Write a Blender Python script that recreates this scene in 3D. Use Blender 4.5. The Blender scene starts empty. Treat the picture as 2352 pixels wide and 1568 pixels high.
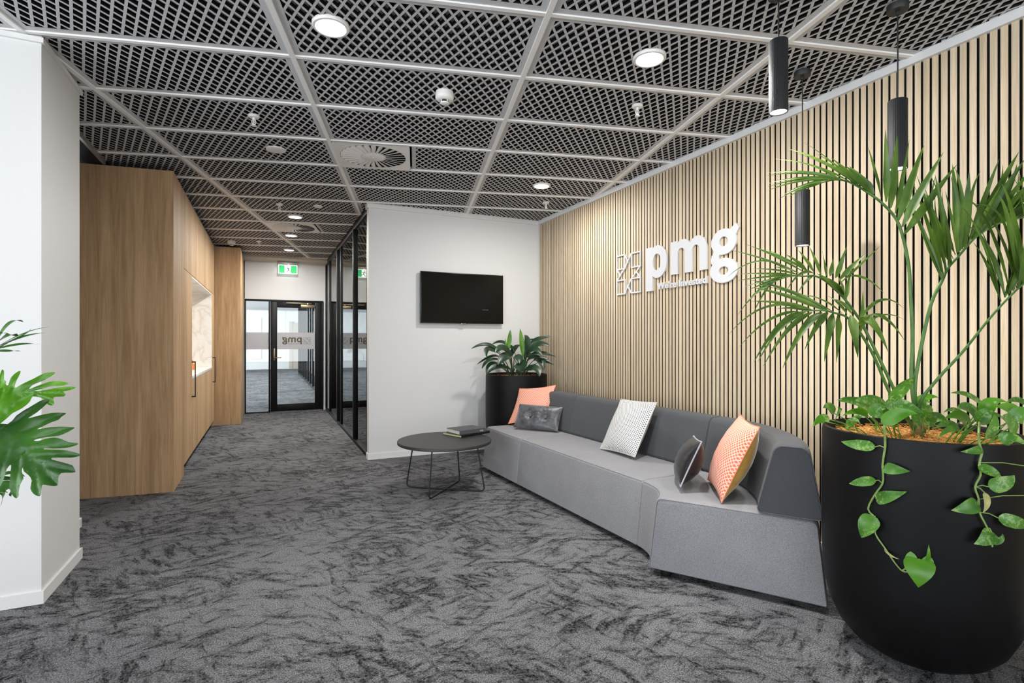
import bpy, bmesh, math, random
from mathutils import Vector, Matrix
random.seed(11)
S = bpy.context.scene
COL = S.collection
PI = math.pi

# ------------------------------------------------------------------ camera
cam_d = bpy.data.cameras.new('camera')
cam_d.sensor_width = 36.0
cam_d.lens = 36.0 * 1212.0 / 2352.0
cam_d.clip_start = 0.05
cam = bpy.data.objects.new('camera', cam_d)
COL.objects.link(cam)
CX, CY, CZ = -3.1295, -5.9160, 1.298
cam.location = (CX, CY, CZ)
cam.rotation_euler = (PI / 2, 0, -math.radians(24.95))
S.camera = cam
TO_CAM = Vector((-0.4218, -0.9067, 0.0))          # from the lounge back towards the viewer

# ------------------------------------------------------------------ view, world, big lights
S.view_settings.view_transform = 'Standard'
S.view_settings.look = 'None'
S.view_settings.exposure = 0.12
S.view_settings.gamma = 1.0
S.view_settings.use_curve_mapping = False
S.cycles.max_bounces = 8
S.cycles.diffuse_bounces = 5
S.cycles.transparent_max_bounces = 12
S.cycles.sample_clamp_indirect = 6.0
S.cycles.caustics_reflective = False
S.cycles.caustics_refractive = False

world = bpy.data.worlds.new('overcast_sky')
S.world = world
world.use_nodes = True
world.node_tree.nodes['Background'].inputs['Color'].default_value = (0.85, 0.92, 1.0, 1)
world.node_tree.nodes['Background'].inputs['Strength'].default_value = 1.6


def area(name, loc, rot, sx, sy, power, color=(1, 1, 1), spread=180.0, shape='RECTANGLE', parent=None):
    d = bpy.data.lights.new(name, 'AREA')
    d.shape = shape
    d.size = sx
    d.size_y = sy
    d.energy = power
    d.color = color
    d.spread = math.radians(spread)
    o = bpy.data.objects.new(name, d)
    o.location = loc
    o.rotation_euler = rot
    if parent:
        o.parent = parent
    COL.objects.link(o)
    return o


# added fill lamps for daylight from unseen windows behind the viewer and left
area('rear_daylight_fill', (-3.2, -9.75, 1.55), (math.radians(104), 0, 0), 8.0, 2.3, 190, (0.92, 0.96, 1.0))
area('left_daylight_fill', (-7.75, -6.2, 1.55), (math.radians(102), 0, math.radians(-90)), 5.5, 2.3, 225, (0.92, 0.96, 1.0))
area('daylight_office', (-7.6, 13.0, 1.6), (math.radians(90), 0, math.radians(-90)), 14.0, 2.4, 900, (0.86, 0.92, 1.0))
area('office_floor_fill', (-4.6, 11.5, 2.68), (0, 0, 0), 5.0, 12.0, 420, (.93, .95, 1.0))  # added area lamp without a fitting, brightens the office floor
area('meeting_room_fill', (-0.4, 2.4, 2.66), (0, 0, 0), 1.2, 2.4, 70, (1.0, 0.98, 0.95))  # added area lamp without a fitting, brightens the room behind the glass

# ------------------------------------------------------------------ helpers


def lin(c):
    return tuple(((v / 12.92) if v <= 0.04045 else ((v + 0.055) / 1.055) ** 2.4) for v in c)


def rgb(h):
    h = h.lstrip('#')
    return lin(tuple(int(h[i:i + 2], 16) / 255.0 for i in (0, 2, 4))) + (1.0,)


class NT:
    def __init__(s, name):
        s.m = bpy.data.materials.new(name)
        s.m.use_nodes = True
        s.t = s.m.node_tree
        s.n = s.t.nodes
        s.b = s.n['Principled BSDF']
        s.out = s.n['Material Output']

    def add(s, typ, **kw):
        nd = s.n.new(typ)
        for k, v in kw.items():
            if k.startswith('i_'):
                nd.inputs[k[2:].replace('_', ' ')].default_value = v
            else:
                setattr(nd, k, v)
        return nd

    def l(s, a, b):
        s.t.links.new(a, b)

    def coord(s, which='Object', scale=(1, 1, 1), rot=(0, 0, 0)):
        tc = s.add('ShaderNodeTexCoord')
        mp = s.add('ShaderNodeMapping')
        mp.inputs['Scale'].default_value = scale
        mp.inputs['Rotation'].default_value = rot
        s.l(tc.outputs[which], mp.inputs['Vector'])
        return mp.outputs['Vector']

    def noise(s, vec, scale=5, detail=3, rough=.5, dist=0):
        nd = s.add('ShaderNodeTexNoise')
        nd.inputs['Scale'].default_value = scale
        nd.inputs['Detail'].default_value = detail
        nd.inputs['Roughness'].default_value = rough
        nd.inputs['Distortion'].default_value = dist
        if vec is not None:
            s.l(vec, nd.inputs['Vector'])
        return nd.outputs['Fac']

    def ramp(s, fac, stops):
        nd = s.add('ShaderNodeValToRGB')
        e = nd.color_ramp.elements
        while len(e) < len(stops):
            e.new(0.5)
        for el, (p, c) in zip(e, stops):
            el.position = p
            el.color = c if len(c) == 4 else tuple(c) + (1,)
        s.l(fac, nd.inputs['Fac'])
        return nd.outputs['Color']

    def mix(s, fac, a, b, mode='MIX'):
        nd = s.add('ShaderNodeMix', data_type='RGBA', blend_type=mode)
        if hasattr(fac, 'links'):
            s.l(fac, nd.inputs[0])
        else:
            nd.inputs[0].default_value = fac
        for v, i in ((a, 6), (b, 7)):
            if hasattr(v, 'links'):
                s.l(v, nd.inputs[i])
            else:
                nd.inputs[i].default_value = v
        return nd.outputs[2]

    def math(s, op, a, b=None, clamp=False):
        nd = s.add('ShaderNodeMath', operation=op)
        nd.use_clamp = clamp
        for v, i in ((a, 0), (b, 1)):
            if v is None:
                continue
            if hasattr(v, 'links'):
                s.l(v, nd.inputs[i])
            else:
                nd.inputs[i].default_value = v
        return nd.outputs[0]

    def bump(s, h, strength=.3, dist=.01):
        nd = s.add('ShaderNodeBump')
        nd.inputs['Strength'].default_value = strength
        nd.inputs['Distance'].default_value = dist
        s.l(h, nd.inputs['Height'])
        s.l(nd.outputs['Normal'], s.b.inputs['Normal'])


def plain(name, hexc, rough=.5, metal=0.0, var=.06, scale=30, bump=0.0, coat=0.0, spec=.5):
    t = NT(name)
    c = rgb(hexc)
    v = t.coord()
    n = t.noise(v, scale, 4)
    lo = tuple(x * (1 - var) for x in c[:3]) + (1,)
    hi = tuple(min(1, x * (1 + var)) for x in c[:3]) + (1,)
    t.l(t.ramp(n, [(.3, lo), (.7, hi)]), t.b.inputs['Base Color'])
    t.b.inputs['Roughness'].default_value = rough
    t.b.inputs['Metallic'].default_value = metal
    t.b.inputs['Coat Weight'].default_value = coat
    t.b.inputs['Specular IOR Level'].default_value = spec
    if bump:
        t.bump(n, bump, .004)
    return t.m


def emit(name, hexc, strength):
    t = NT(name)
    v = t.coord()
    n = t.noise(v, 8, 1)
    c = rgb(hexc)
    col = t.ramp(n, [(0, tuple(x * .97 for x in c[:3]) + (1,)), (1, c)])
    t.b.inputs['Base Color'].default_value = c
    t.l(col, t.b.inputs['Emission Color'])
    t.b.inputs['Emission Strength'].default_value = strength
    return t.m


def wood(name, dark, mid, light, axis='Z', scale=1.0, rough=.5, plank=0.0):
    t = NT(name)
    st = {'Z': (9 * scale, 9 * scale, .55 * scale), 'Y': (9 * scale, .55 * scale, 9 * scale)}[axis]
    v = t.coord('Object', st)
    a = t.noise(v, 3.0, 5, .6, .6)
    st2 = tuple(x * 7 if x > 1 else x * 3 for x in st)
    b = t.noise(t.coord('Object', st2), 3.0, 3, .6)
    c1 = t.ramp(a, [(.25, rgb(dark)), (.5, rgb(mid)), (.75, rgb(light))])
    c2 = t.ramp(b, [(.3, (.80, .80, .80, 1)), (.6, (1, 1, 1, 1))])
    col = t.mix(1.0, c1, c2, 'MULTIPLY')
    if plank:
        w = t.noise(t.coord('Object', (plank, plank, .001)), 1.0, 0)
        w2 = t.ramp(w, [(.35, (.86, .85, .84, 1)), (.65, (1.06, 1.05, 1.04, 1))])
        col = t.mix(1.0, col, w2, 'MULTIPLY')
    t.l(col, t.b.inputs['Base Color'])
    t.b.inputs['Roughness'].default_value = rough
    t.b.inputs['Specular IOR Level'].default_value = .25
    t.bump(b, .08, .002)
    return t.m


def leafmat(name, dark, light, pale=None, pale_amt=.5, rough=.35, scale=9, trans=.25):
    t = NT(name)
    v = t.coord('Object', (1, 1, 1))
    n = t.noise(v, scale, 3)
    col = t.ramp(n, [(.3, rgb(dark)), (.7, rgb(light))])
    if pale:
        p = t.noise(v, 55, 4, .65, 1.2)
        big = t.noise(v, 14, 2)
        m = t.math('ADD', p, t.math('MULTIPLY', big, .5))
        f = t.ramp(m, [(.80 - pale_amt * .2, (0, 0, 0, 1)), (.90 - pale_amt * .2, (1, 1, 1, 1))])
        col = t.mix(f, col, rgb(pale))
    t.l(col, t.b.inputs['Base Color'])
    t.b.inputs['Roughness'].default_value = rough
    tr = t.add('ShaderNodeBsdfTranslucent')
    t.l(col, tr.inputs['Color'])
    mx = t.add('ShaderNodeMixShader')
    mx.inputs[0].default_value = trans
    t.l(t.b.outputs[0], mx.inputs[1])
    t.l(tr.outputs[0], mx.inputs[2])
    t.l(mx.outputs[0], t.out.inputs['Surface'])
    return t.m


def glassmat(name, tint=(.93, .96, .95), base=.06):
    t = NT(name)
    t.n.remove(t.b)
    tr = t.add('ShaderNodeBsdfTransparent')
    tr.inputs['Color'].default_value = tint + (1,)
    gl = t.add('ShaderNodeBsdfGlossy')
    gl.inputs['Roughness'].default_value = .015
    n = t.noise(t.coord(), 3, 1)
    t.l(t.ramp(n, [(0, (.96, .97, .97, 1)), (1, (1, 1, 1, 1))]), gl.inputs['Color'])
    fr = t.add('ShaderNodeFresnel')
    fr.inputs['IOR'].default_value = 1.5
    mx = t.add('ShaderNodeMixShader')
    t.l(fr.outputs[0], mx.inputs[0])
    t.l(tr.outputs[0], mx.inputs[1])
    t.l(gl.outputs[0], mx.inputs[2])
    t.l(mx.outputs[0], t.out.inputs['Surface'])
    return t.m


def diamonds(name, line, fills, freq, lw=.32, rough=.85):
    """diamond lattice of pale lines woven over coloured lozenges, in the cushion's own plane (x, y)"""
    t = NT(name)
    tc = t.add('ShaderNodeTexCoord')
    sp = t.add('ShaderNodeSeparateXYZ')
    t.l(tc.outputs['Object'], sp.inputs[0])
    x, y = sp.outputs[0], sp.outputs[1]
    u = t.math('MULTIPLY', t.math('ADD', x, y), freq)
    w = t.math('MULTIPLY', t.math('SUBTRACT', x, y), freq)

    def tri(q):
        return t.math('ABSOLUTE', t.math('SUBTRACT', t.math('FRACT', q), .5))
    m = t.math('MINIMUM', tri(u), tri(w))
    f = t.ramp(m, [(lw * .5 - .03, (1, 1, 1, 1)), (lw * .5 + .03, (0, 0, 0, 1))])
    n = t.noise(tc.outputs['Object'], 9, 2)
    base = t.ramp(n, [(.35, rgb(fills[0])), (.6, rgb(fills[1]))])
    t.l(t.mix(f, base, rgb(line)), t.b.inputs['Base Color'])
    t.b.inputs['Roughness'].default_value = rough
    t.bump(f, .25, .002)
    return t.m


def fabric(name, a, b, scale=420, rough=.95, bump=.15):
    t = NT(name)
    v = t.coord()
    n = t.noise(v, scale, 2, .7)
    n2 = t.noise(v, 6, 2)
    c = t.ramp(n, [(.3, rgb(a)), (.7, rgb(b))])
    c = t.mix(1.0, c, t.ramp(n2, [(.3, (.95, .95, .95, 1)), (.7, (1.03, 1.03, 1.03, 1))]), 'MULTIPLY')
    t.l(c, t.b.inputs['Base Color'])
    t.b.inputs['Roughness'].default_value = rough
    t.b.inputs['Sheen Weight'].default_value = .1
    t.b.inputs['Specular IOR Level'].default_value = .2
    t.bump(n, bump, .002)
    return t.m


def velvet(name, a, b, sheen=.9):
    t = NT(name)
    v = t.coord('Object', (1, 1, 1))
    n = t.noise(v, 22, 3)
    t.l(t.ramp(n, [(.3, rgb(a)), (.7, rgb(b))]), t.b.inputs['Base Color'])
    t.b.inputs['Roughness'].default_value = .38
    t.b.inputs['Sheen Weight'].default_value = sheen
    t.b.inputs['Sheen Roughness'].default_value = .35
    t.bump(t.noise(v, 60, 2), .08, .002)
    return t.m


def carpet():
    t = NT('loop_pile_carpet')
    tc = t.add('ShaderNodeTexCoord')
    v = tc.outputs['Object']

    def strk(rot, sx, sy, sc, seed):
        mr = t.add('ShaderNodeMapping')
        mr.inputs['Rotation'].default_value = (0, 0, rot)
        mr.inputs['Location'].default_value = (seed, seed * 1.7, 0)
        mp = t.add('ShaderNodeMapping')
        mp.inputs['Scale'].default_value = (sx, sy, 1)
        wn = t.add('ShaderNodeTexNoise')
        wn.inputs['Scale'].default_value = 2.2
        wn.inputs['Detail'].default_value = 2
        t.l(v, wn.inputs['Vector'])
        add = t.add('ShaderNodeVectorMath', operation='MULTIPLY_ADD')
        t.l(wn.outputs['Color'], add.inputs[0])
        add.inputs[1].default_value = (.16, .16, 0)
        t.l(v, add.inputs[2])
        t.l(add.outputs[0], mr.inputs['Vector'])
        t.l(mr.outputs[0], mp.inputs['Vector'])
        s_ = t.noise(mp.outputs['Vector'], sc, 8, .68)
        ml = t.add('ShaderNodeMapping')
        ml.inputs['Location'].default_value = (seed * 3.1, seed * 5.3, 0)
        t.l(v, ml.inputs['Vector'])
        low = t.noise(ml.outputs[0], 1.7, 2)
        return t.math('ADD', s_, t.math('MULTIPLY', t.math('SUBTRACT', low, .5), .38))
    s1 = strk(math.radians(70), 1.0, 3.4, 5.5, 1.3)
    s2 = strk(math.radians(-20), 1.0, 3.6, 5.0, 7.7)
    s3 = strk(math.radians(28), 1.0, 3.0, 5.5, 4.1)
    m1 = t.ramp(s1, [(.52, (0, 0, 0, 1)), (.63, (1, 1, 1, 1))])
    m2 = t.ramp(s2, [(.51, (0, 0, 0, 1)), (.63, (1, 1, 1, 1))])
    m3 = t.ramp(s3, [(.51, (0, 0, 0, 1)), (.63, (1, 1, 1, 1))])
    f = t.math('MAXIMUM', m1, m2)
    f = t.math('MAXIMUM', f, m3)
    pile = t.noise(v, 170, 2, .7)
    grain = t.ramp(pile, [(.32, (.22, .22, .22, 1)), (.50, (.90, .90, .90, 1)), (.66, (1.75, 1.75, 1.75, 1))])
    fbreak = t.math('MULTIPLY', f, t.ramp(t.noise(v, 60, 2, .7), [(.35, (.4, .4, .4, 1)), (.6, (1, 1, 1, 1))]), clamp=True)
    base = t.mix(fbreak, rgb(CARPET_LIGHT), rgb(CARPET_DARK))
    bigv = t.ramp(t.noise(v, .9, 2), [(.3, (.86, .86, .87, 1)), (.7, (1.08, 1.08, 1.08, 1))])
    col = t.mix(1.0, t.mix(1.0, base, grain, 'MULTIPLY'), bigv, 'MULTIPLY')
    t.l(col, t.b.inputs['Base Color'])
    t.b.inputs['Roughness'].default_value = 1.0
    t.b.inputs['Specular IOR Level'].default_value = .1
    t.bump(pile, .6, .006)
    return t.m


CARPET_LIGHT, CARPET_DARK = '#7a7a7c', '#19191b'

M = dict(
    carpet=carpet(),
    wall=plain('painted_plaster', '#dcdcdb', .6, var=.012, scale=90, bump=.03),
    trimw=plain('white_painted_trim', '#e2e2e1', .45, var=.01),
    plenum=plain('black_plenum', '#0b0b0c', .9),
    panel=plain('grey_felt_panel', '#c8c8ca', .85, var=.05, scale=60, bump=.05),
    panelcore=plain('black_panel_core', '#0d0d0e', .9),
    panelback=plain('grey_fleece_backing', '#d4d4d6', .95),
    rail=plain('white_grid_rail', '#f2f1ef', .45, var=.02),
    whitep=plain('white_plastic', '#eceae6', .4, var=.02),
    chrome=plain('chrome_metal', '#c9c9c9', .18, 1.0, var=.03),
    slat=wood('pale_oak_slat', '#cdb897', '#d9c6a9', '#e1d1b8', 'Z', 1.0, .55, plank=24.0),
    slatback=plain('black_felt_backing', '#0c0b0b', .95),
    oak=wood('oak_veneer', '#a88761', '#c4a179', '#d4b48c', 'Z', .8, .62, plank=5.0),
    kick=plain('dark_kick_board', '#2a2a2c', .6),
    black=plain('black_powder_coat', '#121214', .45, var=.15),
    blackframe=plain('black_anodised_frame', '#0a0a0b', .45, var=.2, spec=.25),
    shade=plain('black_fluted_metal', '#1f2022', .55, var=.1, scale=60),
    pot=plain('black_satin_fibreglass', '#070708', .5, var=.35, scale=9, bump=.02, spec=.22),
    coir=plain('coconut_fibre_mulch', '#ae7c3a', .95, var=.55, scale=120, bump=.8),
    seat=fabric('light_grey_wool_felt', '#757578', '#9e9ea1', 260),
    back=fabric('charcoal_wool_felt', '#434548', '#55575a', 420),
    seam=plain('grey_stitching', '#626265', .9),
    glass=glassmat('clear_glass'),
    film=plain('frosted_film', '#b9babe', .5, var=.02),
    brown=plain('bronze_lettering', '#5d5548', .6),
    logo=plain('white_acrylic', '#d6d6d8', .35, var=.01),
    screen=plain('tv_screen_glass', '#040404', .16, var=.2, spec=.25),
    bezel=plain('black_plastic', '#0a0a0a', .35),
    dimtext=plain('dim_grey_print', '#5a5f66', .5),
    tabletop=plain('black_laminate', '#2b2b2c', .5, var=.04),
    brass=plain('satin_bronze_metal', '#9b8b6e', .35, .9),
    paper=plain('paper_block', '#d9d6cc', .8, var=.08, scale=200),
    yellowp=plain('yellowed_paper_block', '#d5c99a', .8, var=.12, scale=120),
    bookc=plain('charcoal_cloth_cover', '#4a4b4f', .7, var=.1, scale=200),
    bookb=plain('black_gloss_cover', '#101012', .3),
    orangec=plain('orange_carton', '#f08a45', .6, var=.05),
    orange_lattice=diamonds('orange_lattice_weave', '#e8c6b4', ('#de6a3c', '#d9745a'), 46, .29),
    grey_lattice=diamonds('grey_lattice_weave', '#e3e3e0', ('#4c4e52', '#65676b'), 54, .40),
    mustard=velvet('mustard_cotton', '#b98a35', '#cda04a'),
    linen=plain('pale_linen', '#cbc8c0', .9, var=.04, scale=200),
    velvet=velvet('grey_velvet', '#3c3d41', '#5c5d62'),
    darkvelvet=velvet('dark_velvet', '#131216', '#1d1c20', .12),
    piping=plain('silver_piping', '#a9abb2', .5),
    marble=None,
    charcoal=plain('charcoal_panel', '#2c2c2e', .6, var=.08),
    beige=plain('beige_door_paint', '#b5aba0', .6),
    lens=emit('lit_diffuser', '#ffffff', 9.0),
    lens2=emit('lit_pendant_lens', '#ffffff', 5.0),
    exitg=emit('exit_sign_green', '#12b45e', .9),
    exitw=emit('exit_sign_white', '#f4fff8', 1.5),
    exitman=plain('exit_sign_figure', '#2b7f58', .5),
    led=emit('indicator_light', '#ff9a7a', 5.0),
    red=plain('red_plastic', '#c8102e', .4),
    steel=plain('grey_steel', '#9a9894', .4, .3),
    palm=leafmat('palm_leaf', '#37591d', '#6b8b36', None, 0, .42, 7, .22),
    palmstalk=plain('palm_stalk', '#4d7434', .45, var=.2, scale=20),
    palmtrunk=plain('fibrous_palm_base', '#8a7a50', .9, var=.4, scale=80, bump=.5),
    pothos=leafmat('variegated_pothos_leaf', '#3f742a', '#5d9634', '#8fb562', .12, .35, 16, .25),
    pothosg=leafmat('plain_pothos_leaf', '#4d8a1e', '#66a52c', None, 0, .35, 16, .3),
    pothosstem=plain('pothos_stem', '#7f9a52', .5, var=.2),
    wilt=plain('wilted_leaf', '#a7a469', .7, var=.2, scale=60),
    lily=leafmat('dark_lily_leaf', '#1a2e1c', '#304d33', None, 0, .35, 9, .12),
    lilyb=leafmat('young_lily_leaf', '#43751f', '#6aa135', None, 0, .35, 9, .3),
    philo=leafmat('philodendron_leaf', '#2d5822', '#4d8432', None, 0, .36, 12, .22),
    philob=leafmat('backlit_philodendron_leaf', '#4b8a1c', '#6fb02c', None, 0, .3, 12, .4),  # brighter green carries the light through these leaves in its colour
)


def marble():
    t = NT('white_marble')
    v = t.coord()
    n = t.noise(v, 1.6, 5, .6, 2.2)
    d = t.math('ABSOLUTE', t.math('SUBTRACT', n, .5))
    t.l(t.ramp(d, [(0, rgb('#dad0c4')), (.03, rgb('#e6e1d9')), (.09, rgb('#eeebe6'))]), t.b.inputs['Base Color'])
    t.b.inputs['Roughness'].default_value = .25
    return t.m


M['marble'] = marble()

# ---- mesh helpers


def box(bm, x0, x1, y0, y1, z0, z1, mat=None):
    vs = [bm.verts.new((x, y, z)) for z in (z0, z1) for y in (y0, y1) for x in (x0, x1)]
    if mat is not None:
        for v in vs:
            v.co = mat @ v.co
    for f in ((0, 2, 3, 1), (4, 5, 7, 6), (0, 1, 5, 4), (2, 6, 7, 3), (0, 4, 6, 2), (1, 3, 7, 5)):
        bm.faces.new([vs[i] for i in f])
    return vs


def rbox(bm, x0, x1, y0, y1, z0, z1, r=.004, seg=2, mat=None):
    b2 = bmesh.new()
    box(b2, x0, x1, y0, y1, z0, z1)
    bmesh.ops.bevel(b2, geom=list(b2.edges), offset=r, segments=seg, affect='EDGES', profile=.5)
    merge(bm, b2, mat)


def merge(bm, b2, mat=None):
    mp = {}
    for v in b2.verts:
        mp[v] = bm.verts.new(mat @ v.co if mat is not None else v.co)
    for f in b2.faces:
        try:
            bm.faces.new([mp[v] for v in f.verts])
        except ValueError:
            pass
    b2.free()


def prism(bm, pts, z0, z1, fn=None):
    """extrude a polygon given in 2-D; fn maps (a, b, depth) to a point"""
    fn = fn or (lambda a, b, c: (a, b, c))
    lo = [bm.verts.new(fn(p[0], p[1], z0)) for p in pts]
    hi = [bm.verts.new(fn(p[0], p[1], z1)) for p in pts]
    n = len(pts)
    bm.faces.new(lo[::-1])
    bm.faces.new(hi)
    for i in range(n):
        bm.faces.new((lo[i], lo[(i + 1) % n], hi[(i + 1) % n], hi[i]))


def lathe(bm, prof, n=48, c=(0, 0), rad=None, caps=True):
    rings = []
    for r, z in prof:
        ring = []
        for i in range(n):
            a = 2 * PI * i / n
            rr = r * (rad(a) if rad else 1)
            ring.append(bm.verts.new((c[0] + rr * math.cos(a), c[1] + rr * math.sin(a), z)))
        rings.append(ring)
    for a, b in zip(rings, rings[1:]):
        for i in range(n):
            bm.faces.new((a[i], a[(i + 1) % n], b[(i + 1) % n], b[i]))
    if caps:
        if prof[0][0] > 1e-6:
            bm.faces.new(rings[0][::-1])
        if prof[-1][0] > 1e-6:
            bm.faces.new(rings[-1])


def tube(bm, pts, r, n=8, r1=None):
    pts = [Vector(p) for p in pts]
    N = len(pts)
    prev = None
    rings = []
    for i, p in enumerate(pts):
        t = (pts[min(i + 1, N - 1)] - pts[max(i - 1, 0)]).normalized()
        if prev is None:
            a = Vector((0, 0, 1)) if abs(t.z) < .9 else Vector((1, 0, 0))
            u = t.cross(a).normalized()
        else:
            u = (prev - t * prev.dot(t)).normalized()
        prev = u
        w = t.cross(u)
        rr = r if r1 is None else r + (r1 - r) * i / (N - 1)
        rings.append([bm.verts.new(p + u * rr * math.cos(2 * PI * k / n) + w * rr * math.sin(2 * PI * k / n)) for k in range(n)])
    for a, b in zip(rings, rings[1:]):
        for i in range(n):
            bm.faces.new((a[i], a[(i + 1) % n], b[(i + 1) % n], b[i]))
    bm.faces.new(rings[0][::-1])
    bm.faces.new(rings[-1])


def smoothpath(pts, sub=4):
    """Catmull-Rom through the points"""
    P = [Vector(p) for p in pts]
    out = []
    for i in range(len(P) - 1):
        p0, p1, p2, p3 = P[max(i - 1, 0)], P[i], P[i + 1], P[min(i + 2, len(P) - 1)]
        for k in range(sub):
            t = k / sub
            out.append(.5 * ((2 * p1) + (p2 - p0) * t + (2 * p0 - 5 * p1 + 4 * p2 - p3) * t * t + (3 * p1 - p0 - 3 * p2 + p3) * t ** 3))
    out.append(P[-1])
    return out


def obj(name, bm, mat, parent=None, world=False, angle=40, flip=True):
    """link a bmesh as ONE mesh object; world=True: the mesh was built in room coordinates"""
    if parent is not None and world:
        inv = PM[parent.name].inverted()
        bm.transform(inv)
    if flip:
        bmesh.ops.recalc_face_normals(bm, faces=list(bm.faces))
    me = bpy.data.meshes.new(name)
    bm.to_mesh(me)
    bm.free()
    for p in me.polygons:
        p.use_smooth = True
    me.set_sharp_from_angle(angle=math.radians(angle))
    me.materials.append(mat)
    o = bpy.data.objects.new(name, me)
    COL.objects.link(o)
    if parent is not None:
        o.parent = parent
        PM[o.name] = PM[parent.name]
    else:
        PM[o.name] = Matrix.Identity(4)
    return o


PM = {}


def tag(o, label, cat, group=None, kind=None):
    o['label'] = label
    o['category'] = cat
    if group:
        o['group'] = group
    if kind:
        o['kind'] = kind
    return o


def thing(name, label, cat, loc=(0, 0, 0), mat=None, rotz=0.0, group=None):
    o = bpy.data.objects.new(name, None)
    COL.objects.link(o)
    m = mat if mat is not None else Matrix.Translation(Vector(loc)) @ Matrix.Rotation(rotz, 4, 'Z')
    o.matrix_world = m
    o.location, q, _ = m.decompose()
    o.rotation_euler = q.to_euler()
    o.empty_display_size = .1
    PM[o.name] = m
    return tag(o, label, cat, group)


def struct(name, bm, mat, label, cat, parent=None, world=True, angle=40):
    o = obj(name, bm, mat, parent, world and parent is not None, angle)
    o['kind'] = 'structure'
    if parent is None:
        o['label'] = label
        o['category'] = cat
    return o


def copy_tree(src, loc, rotz=None, label=None):
    r = src.copy()
    COL.objects.link(r)
    r.location = loc
    if rotz is not None:
        r.rotation_euler = (0, 0, rotz)
    if label:
        r['label'] = label
    for ch in src.children:
        c = ch.copy()
        COL.objects.link(c)
        c.parent = r
        for g in ch.children:
            d = g.copy()
            COL.objects.link(d)
            d.parent = c
    return r


def BM():
    return bmesh.new()


def textbm(s, size, extrude, offset=0.0):
    cu = bpy.data.curves.new('lettering', 'FONT')
    cu.body = s
    cu.size = size
    cu.extrude = extrude
    cu.offset = offset
    cu.resolution_u = 4
    o = bpy.data.objects.new('lettering', cu)
    COL.objects.link(o)
    dg = bpy.context.evaluated_depsgraph_get()
    me = bpy.data.meshes.new_from_object(o.evaluated_get(dg))
    b = bmesh.new()
    b.from_mesh(me)
    bpy.data.objects.remove(o)
    bpy.data.curves.remove(cu)
    bpy.data.meshes.remove(me)
    return b

# ================================================================== THE ROOM
H = 2.81          # ceiling height
b = BM(); box(b, -8.2, 3.2, -10.2, 21.6, -.12, 0)
struct('floor', b, M['carpet'], 'grey loop pile carpet floor with dark streaks', 'floor')

# slatted wall on the right: black backing, oak slats, white skirting and top trim
b = BM(); box(b, .012, .16, -10.0, .1, 0, 3.3)
wr = struct('wall_right', b, M['slatback'], 'long right wall clad in vertical oak slats over black felt', 'wall')
b = BM()
core = BM()
y = -.012
while y > -8.6:
    box(b, 0, .002, y - .0285, y, .055, 2.785)
    box(core, .002, .0118, y - .0285, y, .055, 2.785)
    y -= .0402
struct('slat_cladding', b, M['slat'], '', '', wr)
struct('slat_core', core, M['slatback'], '', '', wr)
b = BM(); box(b, -.012, .012, -8.7, -.012, 0, .05)
struct('baseboard_right', b, M['trimw'], 'white skirting board under the oak slats', 'skirting')
b = BM(); box(b, -.024, .012, -8.7, -.018, 2.772, 2.83)
struct('trim_1', b, M['trimw'], 'white ceiling trim along the top of the slatted wall', 'trim')

# television wall
b = BM(); box(b, -2.112, .012, 0, .11, 0, 3.3)
struct('wall_back', b, M['wall'], 'white wall behind the black television and round table', 'wall')
b = BM(); box(b, -2.124, -.0, -.012, 0, 0, .062); box(b, -2.124, -2.112, 0, .11, 0, .062)
struct('baseboard_back', b, M['trimw'], 'white skirting board below the television wall', 'skirting')
b = BM(); box(b, -2.13, 0.0, -.018, 0, 2.765, 2.824); box(b, -2.13, -2.112, 0, .11, 2.765, 2.824)
struct('trim_2', b, M['trimw'], 'white ceiling trim along the top of the television wall', 'trim')

# white wall end on the left
b = BM(); box(b, -7.9, -4.143, -2.555, -1.965, 0, 3.3)
struct('wall_left', b, M['wall'], 'white wall end at the left beside the oak cupboards', 'wall')
b = BM(); box(b, -7.9, -4.131, -2.567, -2.555, 0, .062); box(b, -4.143, -4.131, -2.555, -1.953, 0, .062)
struct('baseboard_left', b, M['trimw'], 'white skirting board round the left wall end', 'skirting')
b = BM(); box(b, -7.9, -4.13, -2.572, -1.95, 2.775, 2.8)
b2 = BM(); box(b2, -7.9, -4.143, -2.555, -1.965, 2.7, 2.9); b2.free()
struct('trim_3', b, M['trimw'], 'white shadow line trim at the top of the left wall end', 'trim')
b = BM(); box(b, -7.9, -4.318, -1.965, -1.29, 0, 2.74)
struct('wall_left_return', b, M['wall'], 'narrow edge of white wall just behind the left wall end', 'wall')
b = BM(); box(b, -7.9, -4.306, -1.953, -1.278, 0, .062)
struct('baseboard_left_return', b, M['trimw'], 'short skirting board seen behind the left wall end', 'skirting')

# outer shell behind the viewer
b = BM()
box(b, -8.2, 3.2, -10.2, -10.05, 0, .35); box(b, -8.2, 3.2, -10.2, -10.05, 2.75, 3.3)
for x0 in (-8.2, 1.0):
    box(b, x0, x0 + .8, -10.2, -10.05, .35, 2.75)
box(b, 1.8, 3.2, -10.2, -10.05, .35, 2.75)
struct('wall_front', b, M['wall'], 'white window wall behind the viewer', 'wall')
b = BM()
for k in range(6):
    x0 = -7.4 + k * 1.68
    box(b, x0 - .03, x0 + .03, -10.15, -10.08, .35, 2.75)
box(b, -7.4, 1.0, -10.15, -10.08, .35, .41); box(b, -7.4, 1.0, -10.15, -10.08, 2.69, 2.75)
struct('window_2', b, M['blackframe'], 'black window frames behind the viewer', 'window')
b = BM(); box(b, -8.2, -8.0, -10.2, -2.5, 0, .35); box(b, -8.2, -8.0, -10.2, -2.5, 2.75, 3.3)
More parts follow.
